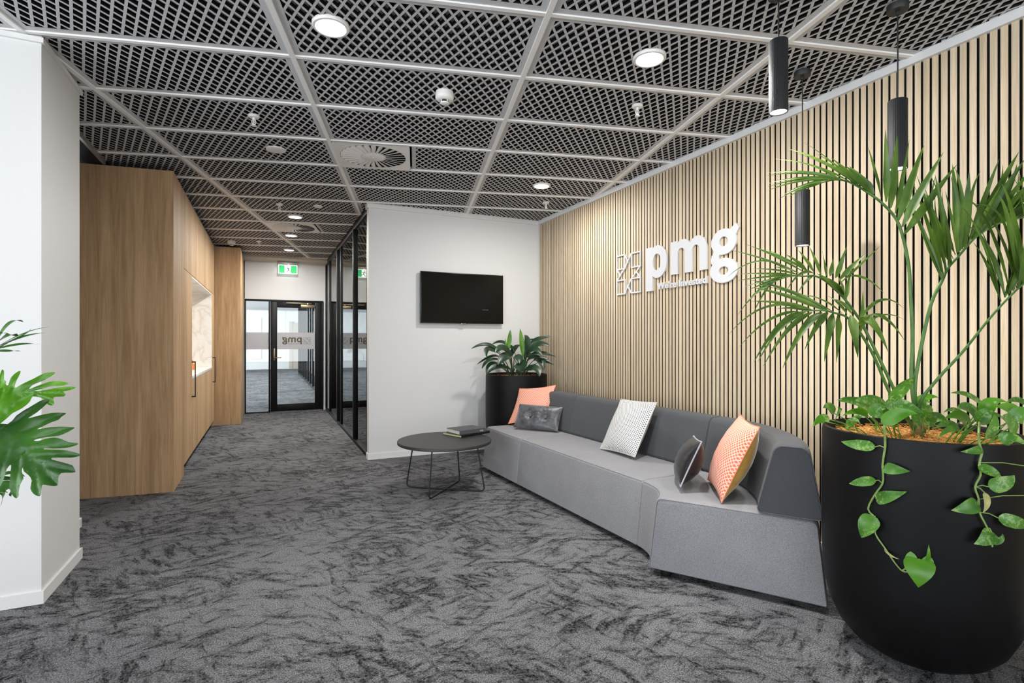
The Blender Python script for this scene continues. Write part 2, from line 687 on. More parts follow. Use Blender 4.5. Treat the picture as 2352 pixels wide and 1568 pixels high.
box(b, -8.2, -8.0, -10.2, -9.0, .35, 2.75); box(b, -8.2, -8.0, -3.4, 21.6, 0, 3.3)
struct('wall_side', b, M['wall'], 'outer wall far to the left of the lounge', 'wall')
b = BM(); box(b, .16, 3.2, -10.2, -8.7, 0, 3.3)
struct('wall_corner', b, M['wall'], 'white wall piece behind the viewer at the right', 'wall')

# ------------------------------------------------------------------ ceiling
GA = math.radians(14.55)
N0, NP, T0, TP = -3.415, 1.237, -3.569, .5885
KS = (H - CZ) / 1.5


def grid(n, t):
    """ceiling grid coordinates to the room"""
    x = n * math.cos(GA) + t * math.sin(GA)
    y = -n * math.sin(GA) + t * math.cos(GA)
    return (CX + (x - CX) * KS, CY + (y - CY) * KS)


PW, PH = (NP) * KS, (TP) * KS
RW = .024


def clip_poly(poly, a, bb, c):
    """keep a*x + b*y <= c"""
    out = []
    for i in range(len(poly)):
        p, q = poly[i], poly[(i + 1) % len(poly)]
        dp, dq = a * p[0] + bb * p[1] - c, a * q[0] + bb * q[1] - c
        if dp <= 0:
            out.append(p)
        if (dp < 0 < dq) or (dq < 0 < dp):
            k = dp / (dp - dq)
            out.append((p[0] + (q[0] - p[0]) * k, p[1] + (q[1] - p[1]) * k))
    return out


def lattice(w, h, clips=()):
    """felt tile w x h with a diagonal lattice of square openings inside a plain border"""
    bm = BM()
    br = .033
    z0, z1 = 0.0, .019
    lift = [0.0]

    def put(poly):
        for c in clips:
            poly = clip_poly(poly, *c)
            if len(poly) < 3:
                return
        prism(bm, poly, z0 + lift[0], z1 + lift[0])
    x0, x1, y0, y1 = 0, w, 0, h
    put([(x0, y0), (x1, y0), (x1, y0 + br), (x0, y0 + br)])
    put([(x0, y1 - br), (x1, y1 - br), (x1, y1), (x0, y1)])
    put([(x0, y0 + br), (x0 + br, y0 + br), (x0 + br, y1 - br), (x0, y1 - br)])
    put([(x1 - br, y0 + br), (x1, y0 + br), (x1, y1 - br), (x1 - br, y1 - br)])
    ix0, ix1, iy0, iy1 = br, w - br, br, h - br
    a = (ix1 - ix0) / max(1, round((ix1 - ix0) / .0557))
    c_ = (iy1 - iy0) / 5
    g = math.hypot(1 / a, 1 / c_)
    bw = .0128 / 2 * g
    for s in (1, -1):
        lift[0] += .0006
        off = ix0 / a + s * iy0 / c_
        for k in range(-12, 60):
            c = off + k + .5
            p = [(ix0, iy0), (ix1, iy0), (ix1, iy1), (ix0, iy1)]
            p = clip_poly(p, 1 / a, s / c_, c + bw)
            if len(p) > 2:
                p = clip_poly(p, -1 / a, -s / c_, -(c - bw))
            if len(p) > 2:
                put(p)
    # fleece laid over the openings
    p = [(0, 0), (w, 0), (w, h), (0, h)]
    for c in clips:
        p = clip_poly(p, *c) if len(p) > 2 else p
    if len(p) > 2:
        prism(bm, p, z1 + .002, z1 + .006)
    return bm


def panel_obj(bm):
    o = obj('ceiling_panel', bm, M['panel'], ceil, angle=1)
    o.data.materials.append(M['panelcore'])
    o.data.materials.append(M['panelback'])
    for p in o.data.polygons:
        if p.center.z > .0215:
            p.material_index = 2
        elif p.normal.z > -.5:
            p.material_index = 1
    return o


b = BM(); box(b, -8.2, 3.2, -10.2, 21.6, 3.22, 3.3)
ceil = struct('ceiling', b, M['plenum'], 'suspended ceiling of grey lattice tiles in a white grid', 'ceiling')


def project(x, y, z):
    dx, dy = x - CX, y - CY
    X = dx * math.cos(math.radians(24.95)) - dy * math.sin(math.radians(24.95))
    Y = dx * math.sin(math.radians(24.95)) + dy * math.cos(math.radians(24.95))
    return (1176 + 1212 * X / Y, 784 - 1212 * (z - CZ) / Y, Y) if Y > .05 else (0, -9e9, Y)


full = lattice(PW - RW - .004, PH - RW - .004)
me_src = None
me_half = None
n_panel = 0
EDGE_X = -4.352                       # the ceiling stops here above the cupboards
for k in range(-2, 4):
    for j in range(-3, 15):
        n0, t0 = N0 + NP * k, T0 + TP * j
        cs = [grid(n0 + a * NP, t0 + c * TP) for a in (0, 1) for c in (0, 1)]
        cx_, cy_ = grid(n0 + NP / 2, t0 + TP / 2)
        vis = False
        for (x, yy) in cs + [(cx_, cy_)]:
            p = project(x, yy, H)
            if p[2] > .9 and -420 < p[0] < 2750 and p[1] > -420:
                vis = True
        if not vis or min(c[0] for c in cs) > .35 or min(c[1] for c in cs) > 4.55:
            continue
        if min(c[0] for c in cs) > -2.0 and min(c[1] for c in cs) > .12:
            continue
        if max(c[0] for c in cs) < EDGE_X and max(c[1] for c in cs) > -1.4:
            continue
        gx, gy = grid(n0, t0)
        off = RW / 2 + .002
        loc = (gx + off * math.cos(GA) + off * math.sin(GA), gy - off * math.sin(GA) + off * math.cos(GA), H + .006)
        half = (k, j) in ((1, 2), (0, 7))
        clip = min(c[0] for c in cs) < EDGE_X and max(c[1] for c in cs) > -1.6
        if half:
            if me_half is None:
                hb = lattice(PW - .60 - RW - .004, PH - RW - .004)
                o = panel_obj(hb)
                me_half = o.data
            else:
                o = bpy.data.objects.new('ceiling_panel', me_half); COL.objects.link(o); o.parent = ceil
            loc = (loc[0] + .60 * math.cos(GA), loc[1] - .60 * math.sin(GA), loc[2])
        elif clip:
            # world x = loc.x + lx*cos + ly*sin  must stay right of the ceiling edge
            cb = lattice(PW - RW - .004, PH - RW - .004, [(-math.cos(GA), -math.sin(GA), loc[0] - EDGE_X)])
            if not cb.faces:
                cb.free(); continue
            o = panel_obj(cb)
        elif me_src is None:
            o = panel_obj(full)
            me_src = o.data
        else:
            o = bpy.data.objects.new('ceiling_panel', me_src)
            COL.objects.link(o)
            o.parent = ceil
        o.location = loc
        o.rotation_euler = (0, 0, -GA)
        o['kind'] = 'structure'
        n_panel += 1


def rail(p, q, w=RW, dz=0.0):
    p, q = Vector((p[0], p[1], 0)), Vector((q[0], q[1], 0))
    d = (q - p).normalized()
    s = Vector((-d.y, d.x, 0)) * w / 2
    bm = BM()
    prism(bm, [(p + s)[:2], (q + s)[:2], (q - s)[:2], (p - s)[:2]], H - .002 - dz, H + .03)
    return struct('grid_rail', bm, M['rail'], '', '', ceil)


for k in range(-2, 4):
    n = N0 + NP * k
    ta, tb = T0 - TP * 2, T0 + TP * 13.6
    p, q = grid(n, ta), grid(n, tb)
    if n > -1.0:                    # stops at the slatted wall
        pass
    rail(p, q, .027, .0012)
for j in range(-2, 14):
    t = T0 + TP * j
    p, q = list(grid(N0 - NP, t)), list(grid(N0 + NP * 3.6, t))
    if p[1] > -1.6:
        f = (EDGE_X - p[0]) / (q[0] - p[0])
        if f > 0:
            p = [p[0] + (q[0] - p[0]) * f, p[1] + (q[1] - p[1]) * f]
    rail(p, q, .023)
b = BM(); box(b, EDGE_X - .02, EDGE_X, -1.29, -.46, H - .03, H + .12)
struct('edge_trim', b, M['steel'], '', '', ceil)

b = BM(); box(b, -1.96, 3.2, .11, 5.0, 2.72, 2.8)
struct('ceiling_meeting_room', b, M['wall'], 'plain ceiling of the glazed meeting room', 'ceiling')
b = BM(); box(b, -8.2, 3.2, 4.86, 21.6, 2.72, 2.8)
struct('ceiling_office', b, M['wall'], 'plain ceiling of the office beyond the glass door', 'ceiling')

b = BM(); box(b, -7.9, EDGE_X - .02, -1.28, 5.0, 2.782, 2.80)  # black sheet put in for the darkness of the open gap
struct('ceiling_dark_sheet', b, M['plenum'], 'black sheet standing for the dark gap between the ceiling edge and the oak cupboards', 'ceiling')

# ------------------------------------------------------------------ far wall with the glass door
FY = 4.72
b = BM()
box(b, -3.52, -2.03, FY, FY + .12, 2.065, 3.2)
box(b, -2.15, -2.03, FY, FY + .12, 0, 2.065)
box(b, -5.0, -3.485, FY, FY + .12, 0, 3.2)
struct('wall_far', b, M['wall'], 'white wall at the corridor end round the glass door', 'wall')
b = BM(); box(b, -3.52, -2.07, 4.34, FY, 2.752, H + .02)
struct('trim_4', b, plain('cream_bulkhead', '#b9b0a2', .6), 'cream bulkhead above the green exit sign', 'trim')
b = BM(); box(b, -2.15, -2.045, FY - .012, FY, 0, .062)
struct('baseboard_far', b, M['trimw'], 'short skirting board right of the glass door', 'skirting')

dt = bpy.data.objects.new('door_1', None); COL.objects.link(dt); PM[dt.name] = Matrix.Identity(4)
tag(dt, 'black framed glass door with frosted band at corridor end', 'door', kind='structure')
b = BM()
rbox(b, -3.485, -2.15, FY - .03, FY + .1, 2.035, 2.065, .003)
rbox(b, -3.485, -3.465, FY - .03, FY + .1, 0, 2.035, .003)
rbox(b, -2.17, -2.15, FY - .03, FY + .1, 0, 2.035, .003)
rbox(b, -3.095, -3.065, FY - .03, FY + .1, 0, 2.035, .003)
rbox(b, -3.465, -3.095, FY - .02, FY + .08, 0, .022, .003)
struct('door_frame', b, M['blackframe'], '', '', dt)
b = BM()
rbox(b, -3.062, -2.95, FY - .01, FY + .035, .01, 2.03, .003)
rbox(b, -2.30, -2.173, FY - .01, FY + .035, .01, 2.03, .003)
rbox(b, -2.95, -2.30, FY - .01, FY + .035, .01, .142, .003)
rbox(b, -2.95, -2.30, FY - .01, FY + .035, 1.925, 2.03, .003)
struct('door_leaf', b, M['blackframe'], '', '', dt)
b = BM(); box(b, -2.952, -2.298, FY + .008, FY + .016, .14, 1.93)
struct('glass_pane', b, M['glass'], '', '', dt)
b = BM(); box(b, -3.466, -3.094, FY + .008, FY + .016, .02, 2.036)
struct('side_pane', b, M['glass'], '', '', dt)
b = BM(); box(b, -2.948, -2.302, FY + .0045, FY + .0075, 1.155, 1.465)
fl = struct('frosted_band', b, M['film'], '', '', dt)
b = BM(); box(b, -3.464, -3.096, FY + .0045, FY + .0075, 1.155, 1.465)
struct('frosted_band', b, M['film'], '', '', dt)
b = BM()
rbox(b, -3.012, -2.985, FY - .022, FY - .010, .95, 1.17, .003)
tube(b, [(-2.998, FY - .02, 1.0), (-2.998, FY - .06, 1.0), (-2.985, FY - .065, 1.0), (-2.88, FY - .062, 1.0)], .009, 10)
struct('door_handle', b, M['brass'], '', '', dt)
b = BM()
rbox(b, -2.55, -2.30, FY - .05, FY - .010, 1.93, 1.985, .004)
rbox(b, -2.80, -2.36, FY - .06, FY - .045, 2.0, 2.018, .003)
rbox(b, -2.44, -2.41, FY - .062, FY - .04, 1.98, 2.015, .002)
struct('door_closer', b, M['brass'], '', '', dt)

# office beyond the door
b = BM(); box(b, -8.2, -1.0, 21.2, 21.4, 0, 3.2)
struct('wall_office', b, M['wall'], 'white end wall of the office seen through the glass door', 'wall')
b = BM(); box(b, -1.45, -1.3, 4.86, 21.2, 0, 3.2)
struct('wall_office_right', b, M['wall'], 'white wall behind the black office glazing posts', 'wall')
b = BM(); box(b, -2.02, -1.60, 21.10, 21.2, 0, 2.16); box(b, -2.16, -2.02, 21.08, 21.2, 0, 2.24)
struct('door_2', b, M['beige'], 'beige door far off in the office beyond the glass door', 'door')
b = BM()
yy = 5.6
while yy < 16.9:
    box(b, -1.98, -1.92, yy, yy + .06, 0, 2.72)
    yy += 1.02
box(b, -1.98, -1.92, 5.6, 16.8, 2.62, 2.72); box(b, -1.98, -1.92, 5.6, 16.8, 0, .06)
w5 = struct('window_3', b, M['blackframe'], 'row of black glazing posts in the office beyond the door', 'window')
b = BM(); box(b, -3.9, -3.35, 21.14, 21.2, .5, 2.4)
struct('trim_5', b, M['trimw'], 'pale wall panel at the office far end', 'trim')

# ------------------------------------------------------------------ meeting room glazing along the corridor
wt = bpy.data.objects.new('window_1', None); COL.objects.link(wt); PM[wt.name] = Matrix.Identity(4)
tag(wt, 'black framed full height glazing of the meeting room', 'window', kind='structure')
GX0, GX1 = -2.112, -2.066
b = BM()
rbox(b, GX0, GX1, .112, FY, 2.735, H + .01, .003)
struct('head_track', b, M['blackframe'], '', '', wt)
b = BM()
rbox(b, GX0, GX1, .112, FY, 0, .045, .003)
struct('sill_track', b, M['blackframe'], '', '', wt)
for y0, y1, gx in ((.112, .15, 0), (1.06, 1.12, .012), (2.43, 2.48, 0), (2.78, 2.85, .012), (4.0, 4.05, 0), (4.66, 4.715, 0)):
    b = BM(); rbox(b, GX0 - gx, GX1, y0, y1, .045, 2.735, .003)
    struct('post', b, M['blackframe'], '', '', wt)
for y0, y1 in ((.15, 1.06), (1.12, 2.43), (2.48, 2.78), (2.85, 4.0), (4.05, 4.66)):
    b = BM(); box(b, -2.094, -2.084, y0, y1, .045, 2.735)
    struct('glass_pane', b, M['glass'], '', '', wt)
b = BM(); box(b, -2.05, 1.6, 4.72, 4.86, 0, 2.72)
struct('wall_meeting_room', b, M['charcoal'], 'charcoal end wall inside the glazed meeting room', 'wall')
b = BM(); box(b, -2.03, 1.6, 4.70, 4.72, 0, .09)
struct('baseboard_meeting_room', b, M['trimw'], 'white skirting under the charcoal meeting room wall', 'skirting')
b = BM(); box(b, 1.6, 1.75, .11, 4.86, 0, 2.72)
struct('wall_meeting_room_side', b, M['wall'], 'white side wall inside the meeting room', 'wall')

# ================================================================== OAK JOINERY ON THE LEFT
FX = -3.858
BX = -4.50


def bar_handle(parent, y, z0, z1, x=FX):
    bm = BM()
    rbox(bm, x + .028, x + .038, y - .006, y + .006, z0, z1, .002)
    rbox(bm, x, x + .036, y - .006, y + .006, z0, z0 + .014, .002)
    rbox(bm, x, x + .036, y - .006, y + .006, z1 - .014, z1, .002)
    return obj('handle', bm, M['black'], parent, True)


t = thing('tall_cupboard', 'tall oak cupboard with broad end panel nearest the white wall end', 'cupboard', (-4.15, -.2, 0))
b = BM(); prism(b, [(FX, -.555), (FX, .086), (BX - .03, .086), (BX - .03, -.472)], 0, 2.768)
obj('end_panel', b, M['oak'], t, True)
b = BM(); box(b, FX - .6, FX - .022, .088, .712, .09, 2.0)
obj('carcass', b, M['oak'], t, True)
b = BM(); rbox(b, FX - .02, FX, .0885, .7135, .095, 2.008, .0012, 1)
d = obj('door', b, M['oak'], t, True)
bar_handle(d, .675, .70, 1.085)
b = BM(); box(b, FX - .6, FX - .055, .088, .712, 0, .09)
obj('kick_board', b, M['kick'], t, True)

t = thing('overhead_cupboard', 'oak overhead cupboard above the lit marble niche', 'cupboard', (-4.15, 1.75, 2.0))
b = BM(); box(b, FX - .6, FX - .022, .088, 3.40, 2.012, 2.768)
obj('carcass', b, M['oak'], t, True)
for y0, y1 in ((.088, .715), (.718, 1.874), (1.877, 3.03), (3.033, 3.40)):
    b = BM(); rbox(b, FX - .02, FX, y0, y1, 2.012, 2.768, .0012, 1)
    obj('door', b, M['oak'], t, True)

t = thing('base_cupboard', 'low oak cupboard under the marble niche worktop', 'cupboard', (-4.15, 1.87, 0))
b = BM(); box(b, FX - .6, FX - .022, .718, 3.03, .09, .885)
obj('carcass', b, M['oak'], t, True)
for y0, y1 in ((.718, 1.294), (1.297, 1.873), (1.876, 2.452), (2.455, 3.03)):
    b = BM(); rbox(b, FX - .02, FX, y0, y1, .095, .885, .0012, 1)
    obj('door', b, M['oak'], t, True)
b = BM(); box(b, FX - .6, FX - .055, .718, 3.40, 0, .09)
obj('kick_board', b, M['kick'], t, True)

t = thing('narrow_cupboard', 'narrow oak cupboard between the marble niche and projecting oak block', 'cupboard', (-4.15, 3.2, 0))
b = BM(); box(b, FX - .6, FX - .022, 3.034, 3.40, .092, 2.0)
obj('carcass', b, M['oak'], t, True)
b = BM(); rbox(b, FX - .02, FX, 3.033, 3.40, .095, 2.008, .0012, 1)
d = obj('door', b, M['oak'], t, True)
bar_handle(d, 3.10, .69, 1.065)

t = thing('oak_cabinet', 'projecting full height oak block beside the glass door', 'cupboard', (-3.7, 4.0, 0))
b = BM(); rbox(b, -4.46, -3.497, 3.405, 3.425, 0, 2.768, .001, 1)
obj('front_panel', b, M['oak'], t, True)
b = BM(); rbox(b, -4.46, -3.497, 3.427, 4.715, 0, 2.768, .001, 1)
obj('body', b, M['oak'], t, True)

b = BM(); rbox(b, FX - .6, FX + .002, .718, 3.03, .888, .925, .003)
o = obj('worktop', b, M['marble']); tag(o, 'white marble worktop in the lit oak niche', 'worktop')
b = BM()
box(b, FX - .62, FX - .602, .718, 3.03, .926, 2.008)
box(b, FX - .60, FX - .004, .716, .722, .926, 2.008)
box(b, FX - .60, FX - .004, 3.024, 3.032, .926, 2.008)
box(b, FX - .60, FX - .004, .722, 3.024, 1.990, 2.008)
o = obj('niche_lining', b, M['marble']); tag(o, 'white marble lining round the lit oak niche', 'panel')
area('niche_strip_light', (FX - .45, 1.87, 1.98), (0, 0, 0), .03, 2.2, 2.3, (1.0, .88, .70))

for nm, lb, x, y0, dx, dy, z0, dz, rz in (
        ('carton', 'upper small orange carton resting on another in the niche', -4.08, 2.30, .10, .20, .996, .06, .2),
        ('carton', 'longer orange carton lying at the bottom in the niche', -4.06, 2.34, .13, .26, .926, .07, .1),
        ('carton', 'orange carton at the near end of the niche behind the handle', -4.1, 1.3, .10, .16, .926, .10, 0)):
    b = BM(); rbox(b, -dx / 2, dx / 2, -dy / 2, dy / 2, 0, dz, .003)
    o = obj(nm, b, M['orangec']); o.location = (x, y0, z0); o.rotation_euler = (0, 0, rz)
    tag(o, lb, 'box', 'orange cartons in the niche')
    b = BM(); box(b, -dx / 2 - .001, dx / 2 + .001, -dy * .18, dy * .18, dz * .35, dz * .75)
    l_ = obj('paper_label', b, M['paper'], o)

# ================================================================== CEILING FITTINGS


def cpt(x, y):
    """a ceiling point measured at 2.798 m, moved to the true ceiling height"""
    return (CX + (x - CX) * KS, CY + (y - CY) * KS, H)


def downlight_proto(loc, label):
    t = thing('downlight', label, 'ceiling light', loc, group='recessed downlights')
    bm = BM(); lathe(bm, [(.068, -.002), (.072, -.007), (.083, -.006), (.087, 0.0), (.087, .012), (.068, .012), (.068, -.002)], 40, caps=False)
    obj('trim_ring', bm, M['whitep'], t)
    bm = BM(); lathe(bm, [(.069, -.004), (.069, .004)], 40)
    obj('diffuser', bm, M['lens'], t)
    bm = BM(); lathe(bm, [(.066, .012), (.06, .06), (.03, .07)], 24)
    obj('housing', bm, M['whitep'], t)
    return t


DL = [((-2.851, -3.268), 'large bright downlight nearest the viewer at upper left', 20),
      ((-1.286, -3.684), 'bright downlight between the smoke detector and black pendants', 42),
      ((-.722, -1.419), 'bright downlight over the sofa end by the slatted corner', 27),
      ((-2.816, .949), 'corridor downlight just before the far swirl vent', 29),
      ((-2.811, 2.187), 'corridor downlight just beyond the far swirl vent', 29),
      ((-2.794, 3.476), 'last corridor downlight nearest the exit sign', 29)]
proto = None
for (x, y), lb, pw in DL:
    loc = cpt(x, y)
    if proto is None:
        o = proto = downlight_proto(loc, lb)
    else:
        o = copy_tree(proto, loc, None, lb)
    area('downlight_lamp', (loc[0], loc[1], H - .02), (0, 0, 0), .13, .13, pw, (1.0, .98, .955), 180, 'DISK')


def sprinkler_proto(loc, label):
    t = thing('sprinkler', label, 'sprinkler', loc, group='ceiling sprinklers')
    bm = BM(); lathe(bm, [(.0, -.008), (.030, -.007), (.036, 0), (.036, .01)], 28)
    obj('rosette', bm, M['whitep'], t)
    bm = BM()
    lathe(bm, [(.009, -.008), (.009, -.022), (.006, -.024)], 12)
    for s in (-1, 1):
        tube(bm, [(s * .008, 0, -.02), (s * .013, 0, -.034), (s * .009, 0, -.048), (0, 0, -.055)], .0028, 6)
    lathe(bm, [(.004, -.05), (.004, -.058), (.017, -.059), (.017, -.062), (.0, -.063)], 16)
    obj('frame', bm, M['whitep'], t)
    bm = BM(); lathe(bm, [(.0025, -.024), (.0035, -.036), (.0025, -.05)], 8)
    obj('bulb', bm, M['whitep'], t)
    return t


SPK = [((-3.206, -1.994), 'ceiling sprinkler left of the white square swirl vent'),
       ((-.980, -3.196), 'ceiling sprinkler left of the black pendant lights'),
       ((-.384, -.888), 'ceiling sprinkler near the slatted wall corner'),
       ((-3.0, .41), 'corridor sprinkler beside the small white sensor'),
       ((-3.231, 2.887), 'far corridor sprinkler near the round smoke detector')]
proto = None
for (x, y), lb in SPK:
    loc = cpt(x, y)
    if proto is None:
        proto = sprinkler_proto(loc, lb)
    else:
        copy_tree(proto, loc, None, lb)


def smoke_proto(loc, label):
    t = thing('smoke_detector', label, 'smoke detector', loc, group='smoke detectors')
    bm = BM(); lathe(bm, [(.053, .01), (.055, 0), (.056, -.028), (.050, -.038), (.034, -.044), (.030, -.044)], 40)
    obj('body', bm, M['whitep'], t)
    bm = BM()
    lathe(bm, [(.022, -.044), (.022, -.055)], 24)
    obj('sensor_chamber', bm, M['bezel'], t)
    bm = BM()
    lathe(bm, [(.026, -.055), (.026, -.061), (.022, -.064), (0, -.065)], 24)
    for i in range(4):
        a = i * PI / 2 + .4
        tube(bm, [(.025 * math.cos(a), .025 * math.sin(a), -.042), (.024 * math.cos(a), .024 * math.sin(a), -.058)], .003, 6)
    obj('cap', bm, M['whitep'], t)
    return t


o = smoke_proto(cpt(-2.152, -2.847), 'white smoke detector near the middle of the lattice ceiling')
copy_tree(o, cpt(-3.603, 3.022), None, 'small distant smoke detector above the projecting oak block')

b = BM(); lathe(b, [(0, -.006), (.066, -.006), (.073, -.003), (.074, .006)], 40)
o = obj('ceiling_speaker', b, M['whitep']); o.location = cpt(-3.062, -1.39); tag(o, 'flat round white speaker disc left of the swirl vent', 'speaker')
b = BM(); lathe(b, [(0, -.016), (.022, -.014), (.03, -.006), (.048, -.004), (.05, .006)], 32)
o = obj('occupancy_sensor', b, M['whitep']); o.location = cpt(-2.612, .312); tag(o, 'small white domed sensor on the corridor ceiling', 'sensor')


def diffuser(n0, t0, label):
    gx, gy = grid(n0, t0)
    w = .586
    t = thing('air_diffuser', label, 'air vent', (gx, gy, H - .004), rotz=-GA, group='swirl air vents')
    # plate: square with a round opening
    bm = BM()
    n = 64
    R = .258
    inn, outr = [], []
    cx0, cy0 = w / 2 + .012, PH / 2
    hw, hh = w / 2, PH / 2 - RW / 2
    for i in range(n):
        a = 2 * PI * i / n + PI / 4
        ca, sa = math.cos(a), math.sin(a)
        k = 1 / max(abs(ca) / hw, abs(sa) / hh)
        inn.append((cx0 + R * ca, cy0 + R * sa))
        outr.append((cx0 + k * ca, cy0 + k * sa))
    for z, rev in ((0, False), (.012, True)):
        vi = [bm.verts.new((p[0], p[1], z)) for p in inn]
        vo = [bm.verts.new((p[0], p[1], z)) for p in outr]
        for i in range(n):
            f = (vi[i], vi[(i + 1) % n], vo[(i + 1) % n], vo[i])
            bm.faces.new(f if rev else f[::-1])
    obj('face_plate', bm, M['whitep'], t, flip=False)
    bm = BM(); lathe(bm, [(.262, .004), (.262, .045)], 48, (cx0, cy0)); lathe(bm, [(0, .045), (.262, .046)], 48, (cx0, cy0), caps=False)
    obj('throat', bm, M['plenum'], t)
    bm = BM(); lathe(bm, [(0, -.006), (.085, -.006), (.098, -.002), (.1, .012)], 48, (cx0, cy0)); lathe(bm, [(.002, -.009), (.008, -.008), (.009, -.005)], 10, (cx0, cy0))
    obj('hub', bm, M['whitep'], t)
    nb = 28
    for i in range(nb):
        a = 2 * PI * i / nb
        bm = BM()
        da = 2 * PI / nb
        tl = .98
        v = []
        for r in (.1, .257):
            for (ang, z) in ((a, -.006), (a + da * tl, .010 if r > .2 else .003)):
                for dz in (0, .0015):
                    v.append(bm.verts.new((cx0 + r * math.cos(ang), cy0 + r * math.sin(ang), z + dz)))
        for f in ((0, 2, 6, 4), (1, 5, 7, 3), (0, 4, 5, 1), (2, 3, 7, 6), (0, 1, 3, 2), (4, 6, 7, 5)):
            bm.faces.new([v[q] for q in f])
        obj('vane', bm, M['whitep'], t)
    return t


diffuser(N0 + NP * 1, T0 + TP * 2, 'large white square swirl vent in the middle of the lattice ceiling')
diffuser(N0 + NP * 0, T0 + TP * 7, 'distant white swirl vent between two corridor downlights')

# pendants


def flute(a):
    return 1 + .028 * (abs(math.cos(a * 14)) ** .6 - .6)


def pendant(loc, drop, label):
    t = thing('pendant_light', label, 'pendant light', (loc[0], loc[1], H - .002), group='black pendant lights')
    bm = BM(); lathe(bm, [(.0, -.03), (.040, -.03), (.042, -.027), (.042, 0)], 40)
    lathe(bm, [(.008, -.03), (.008, -.045), (.004, -.047)], 12)
    obj('canopy', bm, M['shade'], t)
    bm = BM(); tube(bm, [(0, 0, -.04), (.001, 0, -drop * .5), (0, 0, -drop - .01)], .0032, 8)
    obj('cord', bm, M['black'], t)
    zt, zb = -drop, -drop - .31
    bm = BM()
    lathe(bm, [(.010, zt + .002), (.034, zt), (.0375, zt - .003), (.0375, zb), (.034, zb), (.034, zb + .03)], 168, rad=flute, caps=False)
    lathe(bm, [(0, zt + .003), (.012, zt + .002)], 168, caps=False)
    obj('shade', bm, M['shade'], t, angle=60)
    bm = BM(); lathe(bm, [(.033, zb + .004), (.033, zb + .012)], 32)
    obj('lens', bm, M['lens2'], t)
    area('pendant_lamp', (loc[0], loc[1], H - .002 + zb - .004), (0, 0, 0), .06, .06, 2.0, (1.0, .98, .955), 110, 'DISK')


pendant((-1.131, -4.34), H - 2.595, 'black fluted pendant with short cord, hanging highest and furthest from slats')
pendant((-.560, -4.498), H - 2.383, 'black fluted pendant behind the palm tips nearest the right edge')
pendant((-.409, -3.923), H - 2.145, 'lowest hanging black fluted pendant, next to the white wall letters')

# exit sign
t = thing('exit_sign', 'green running figure exit sign above the glass door', 'exit sign', (-2.775, 4.56, 2.70))
b = BM(); rbox(b, -2.955, -2.595, 4.52, 4.60, 2.695, 2.75, .004)
obj('housing', b, M['steel'], t, True)
b = BM(); rbox(b, -2.935, -2.615, 4.555, 4.565, 2.535, 2.695, .002)
obj('panel', b, M['exitw'], t, True)
for x0, x1 in ((-2.925, -2.830), (-2.725, -2.625)):
    b = BM(); box(b, x0, x1, 4.5525, 4.5555, 2.546, 2.684)
    obj('green_field', b, M['exitg'], t, True)
b = BM()
Yp = 4.552
for pts, r in (([(-2.775, 2.640), (-2.762, 2.600)], .008), ([(-2.762, 2.600), (-2.745, 2.585), (-2.725, 2.583)], .005), ([(-2.764, 2.602), (-2.785, 2.575), (-2.795, 2.552)], .005), ([(-2.775, 2.642), (-2.80, 2.628), (-2.81, 2.612)], .004), ([(-2.773, 2.642), (-2.748, 2.636), (-2.735, 2.62)], .004)):
    tube(b, [(p[0], Yp, p[1]) for p in pts], r, 8)
lathe(b, [(0, 0), (.009, 0), (.009, .003), (0, .003)], 16)
for v in b.verts:
    if v.co.z < 1:
        v.co = (v.co.x - 2.783, Yp + .001 - v.co.z, 2.660 + v.co.y)
obj('running_figure', b, M['exitman'], t, True)
b = BM(); lathe(b, [(0, 2.692), (.008, 2.692), (.008, 2.70)], 12, (-2.765, 4.516))
obj('indicator_light', b, M['led'], t, True)

b = BM(); rbox(b, -2.072, -2.046, FY - .062, FY - .001, 1.40, 1.50, .003)
o = obj('fire_call_point', b, M['red']); tag(o, 'small red fire call point right of the glass door', 'fire alarm')

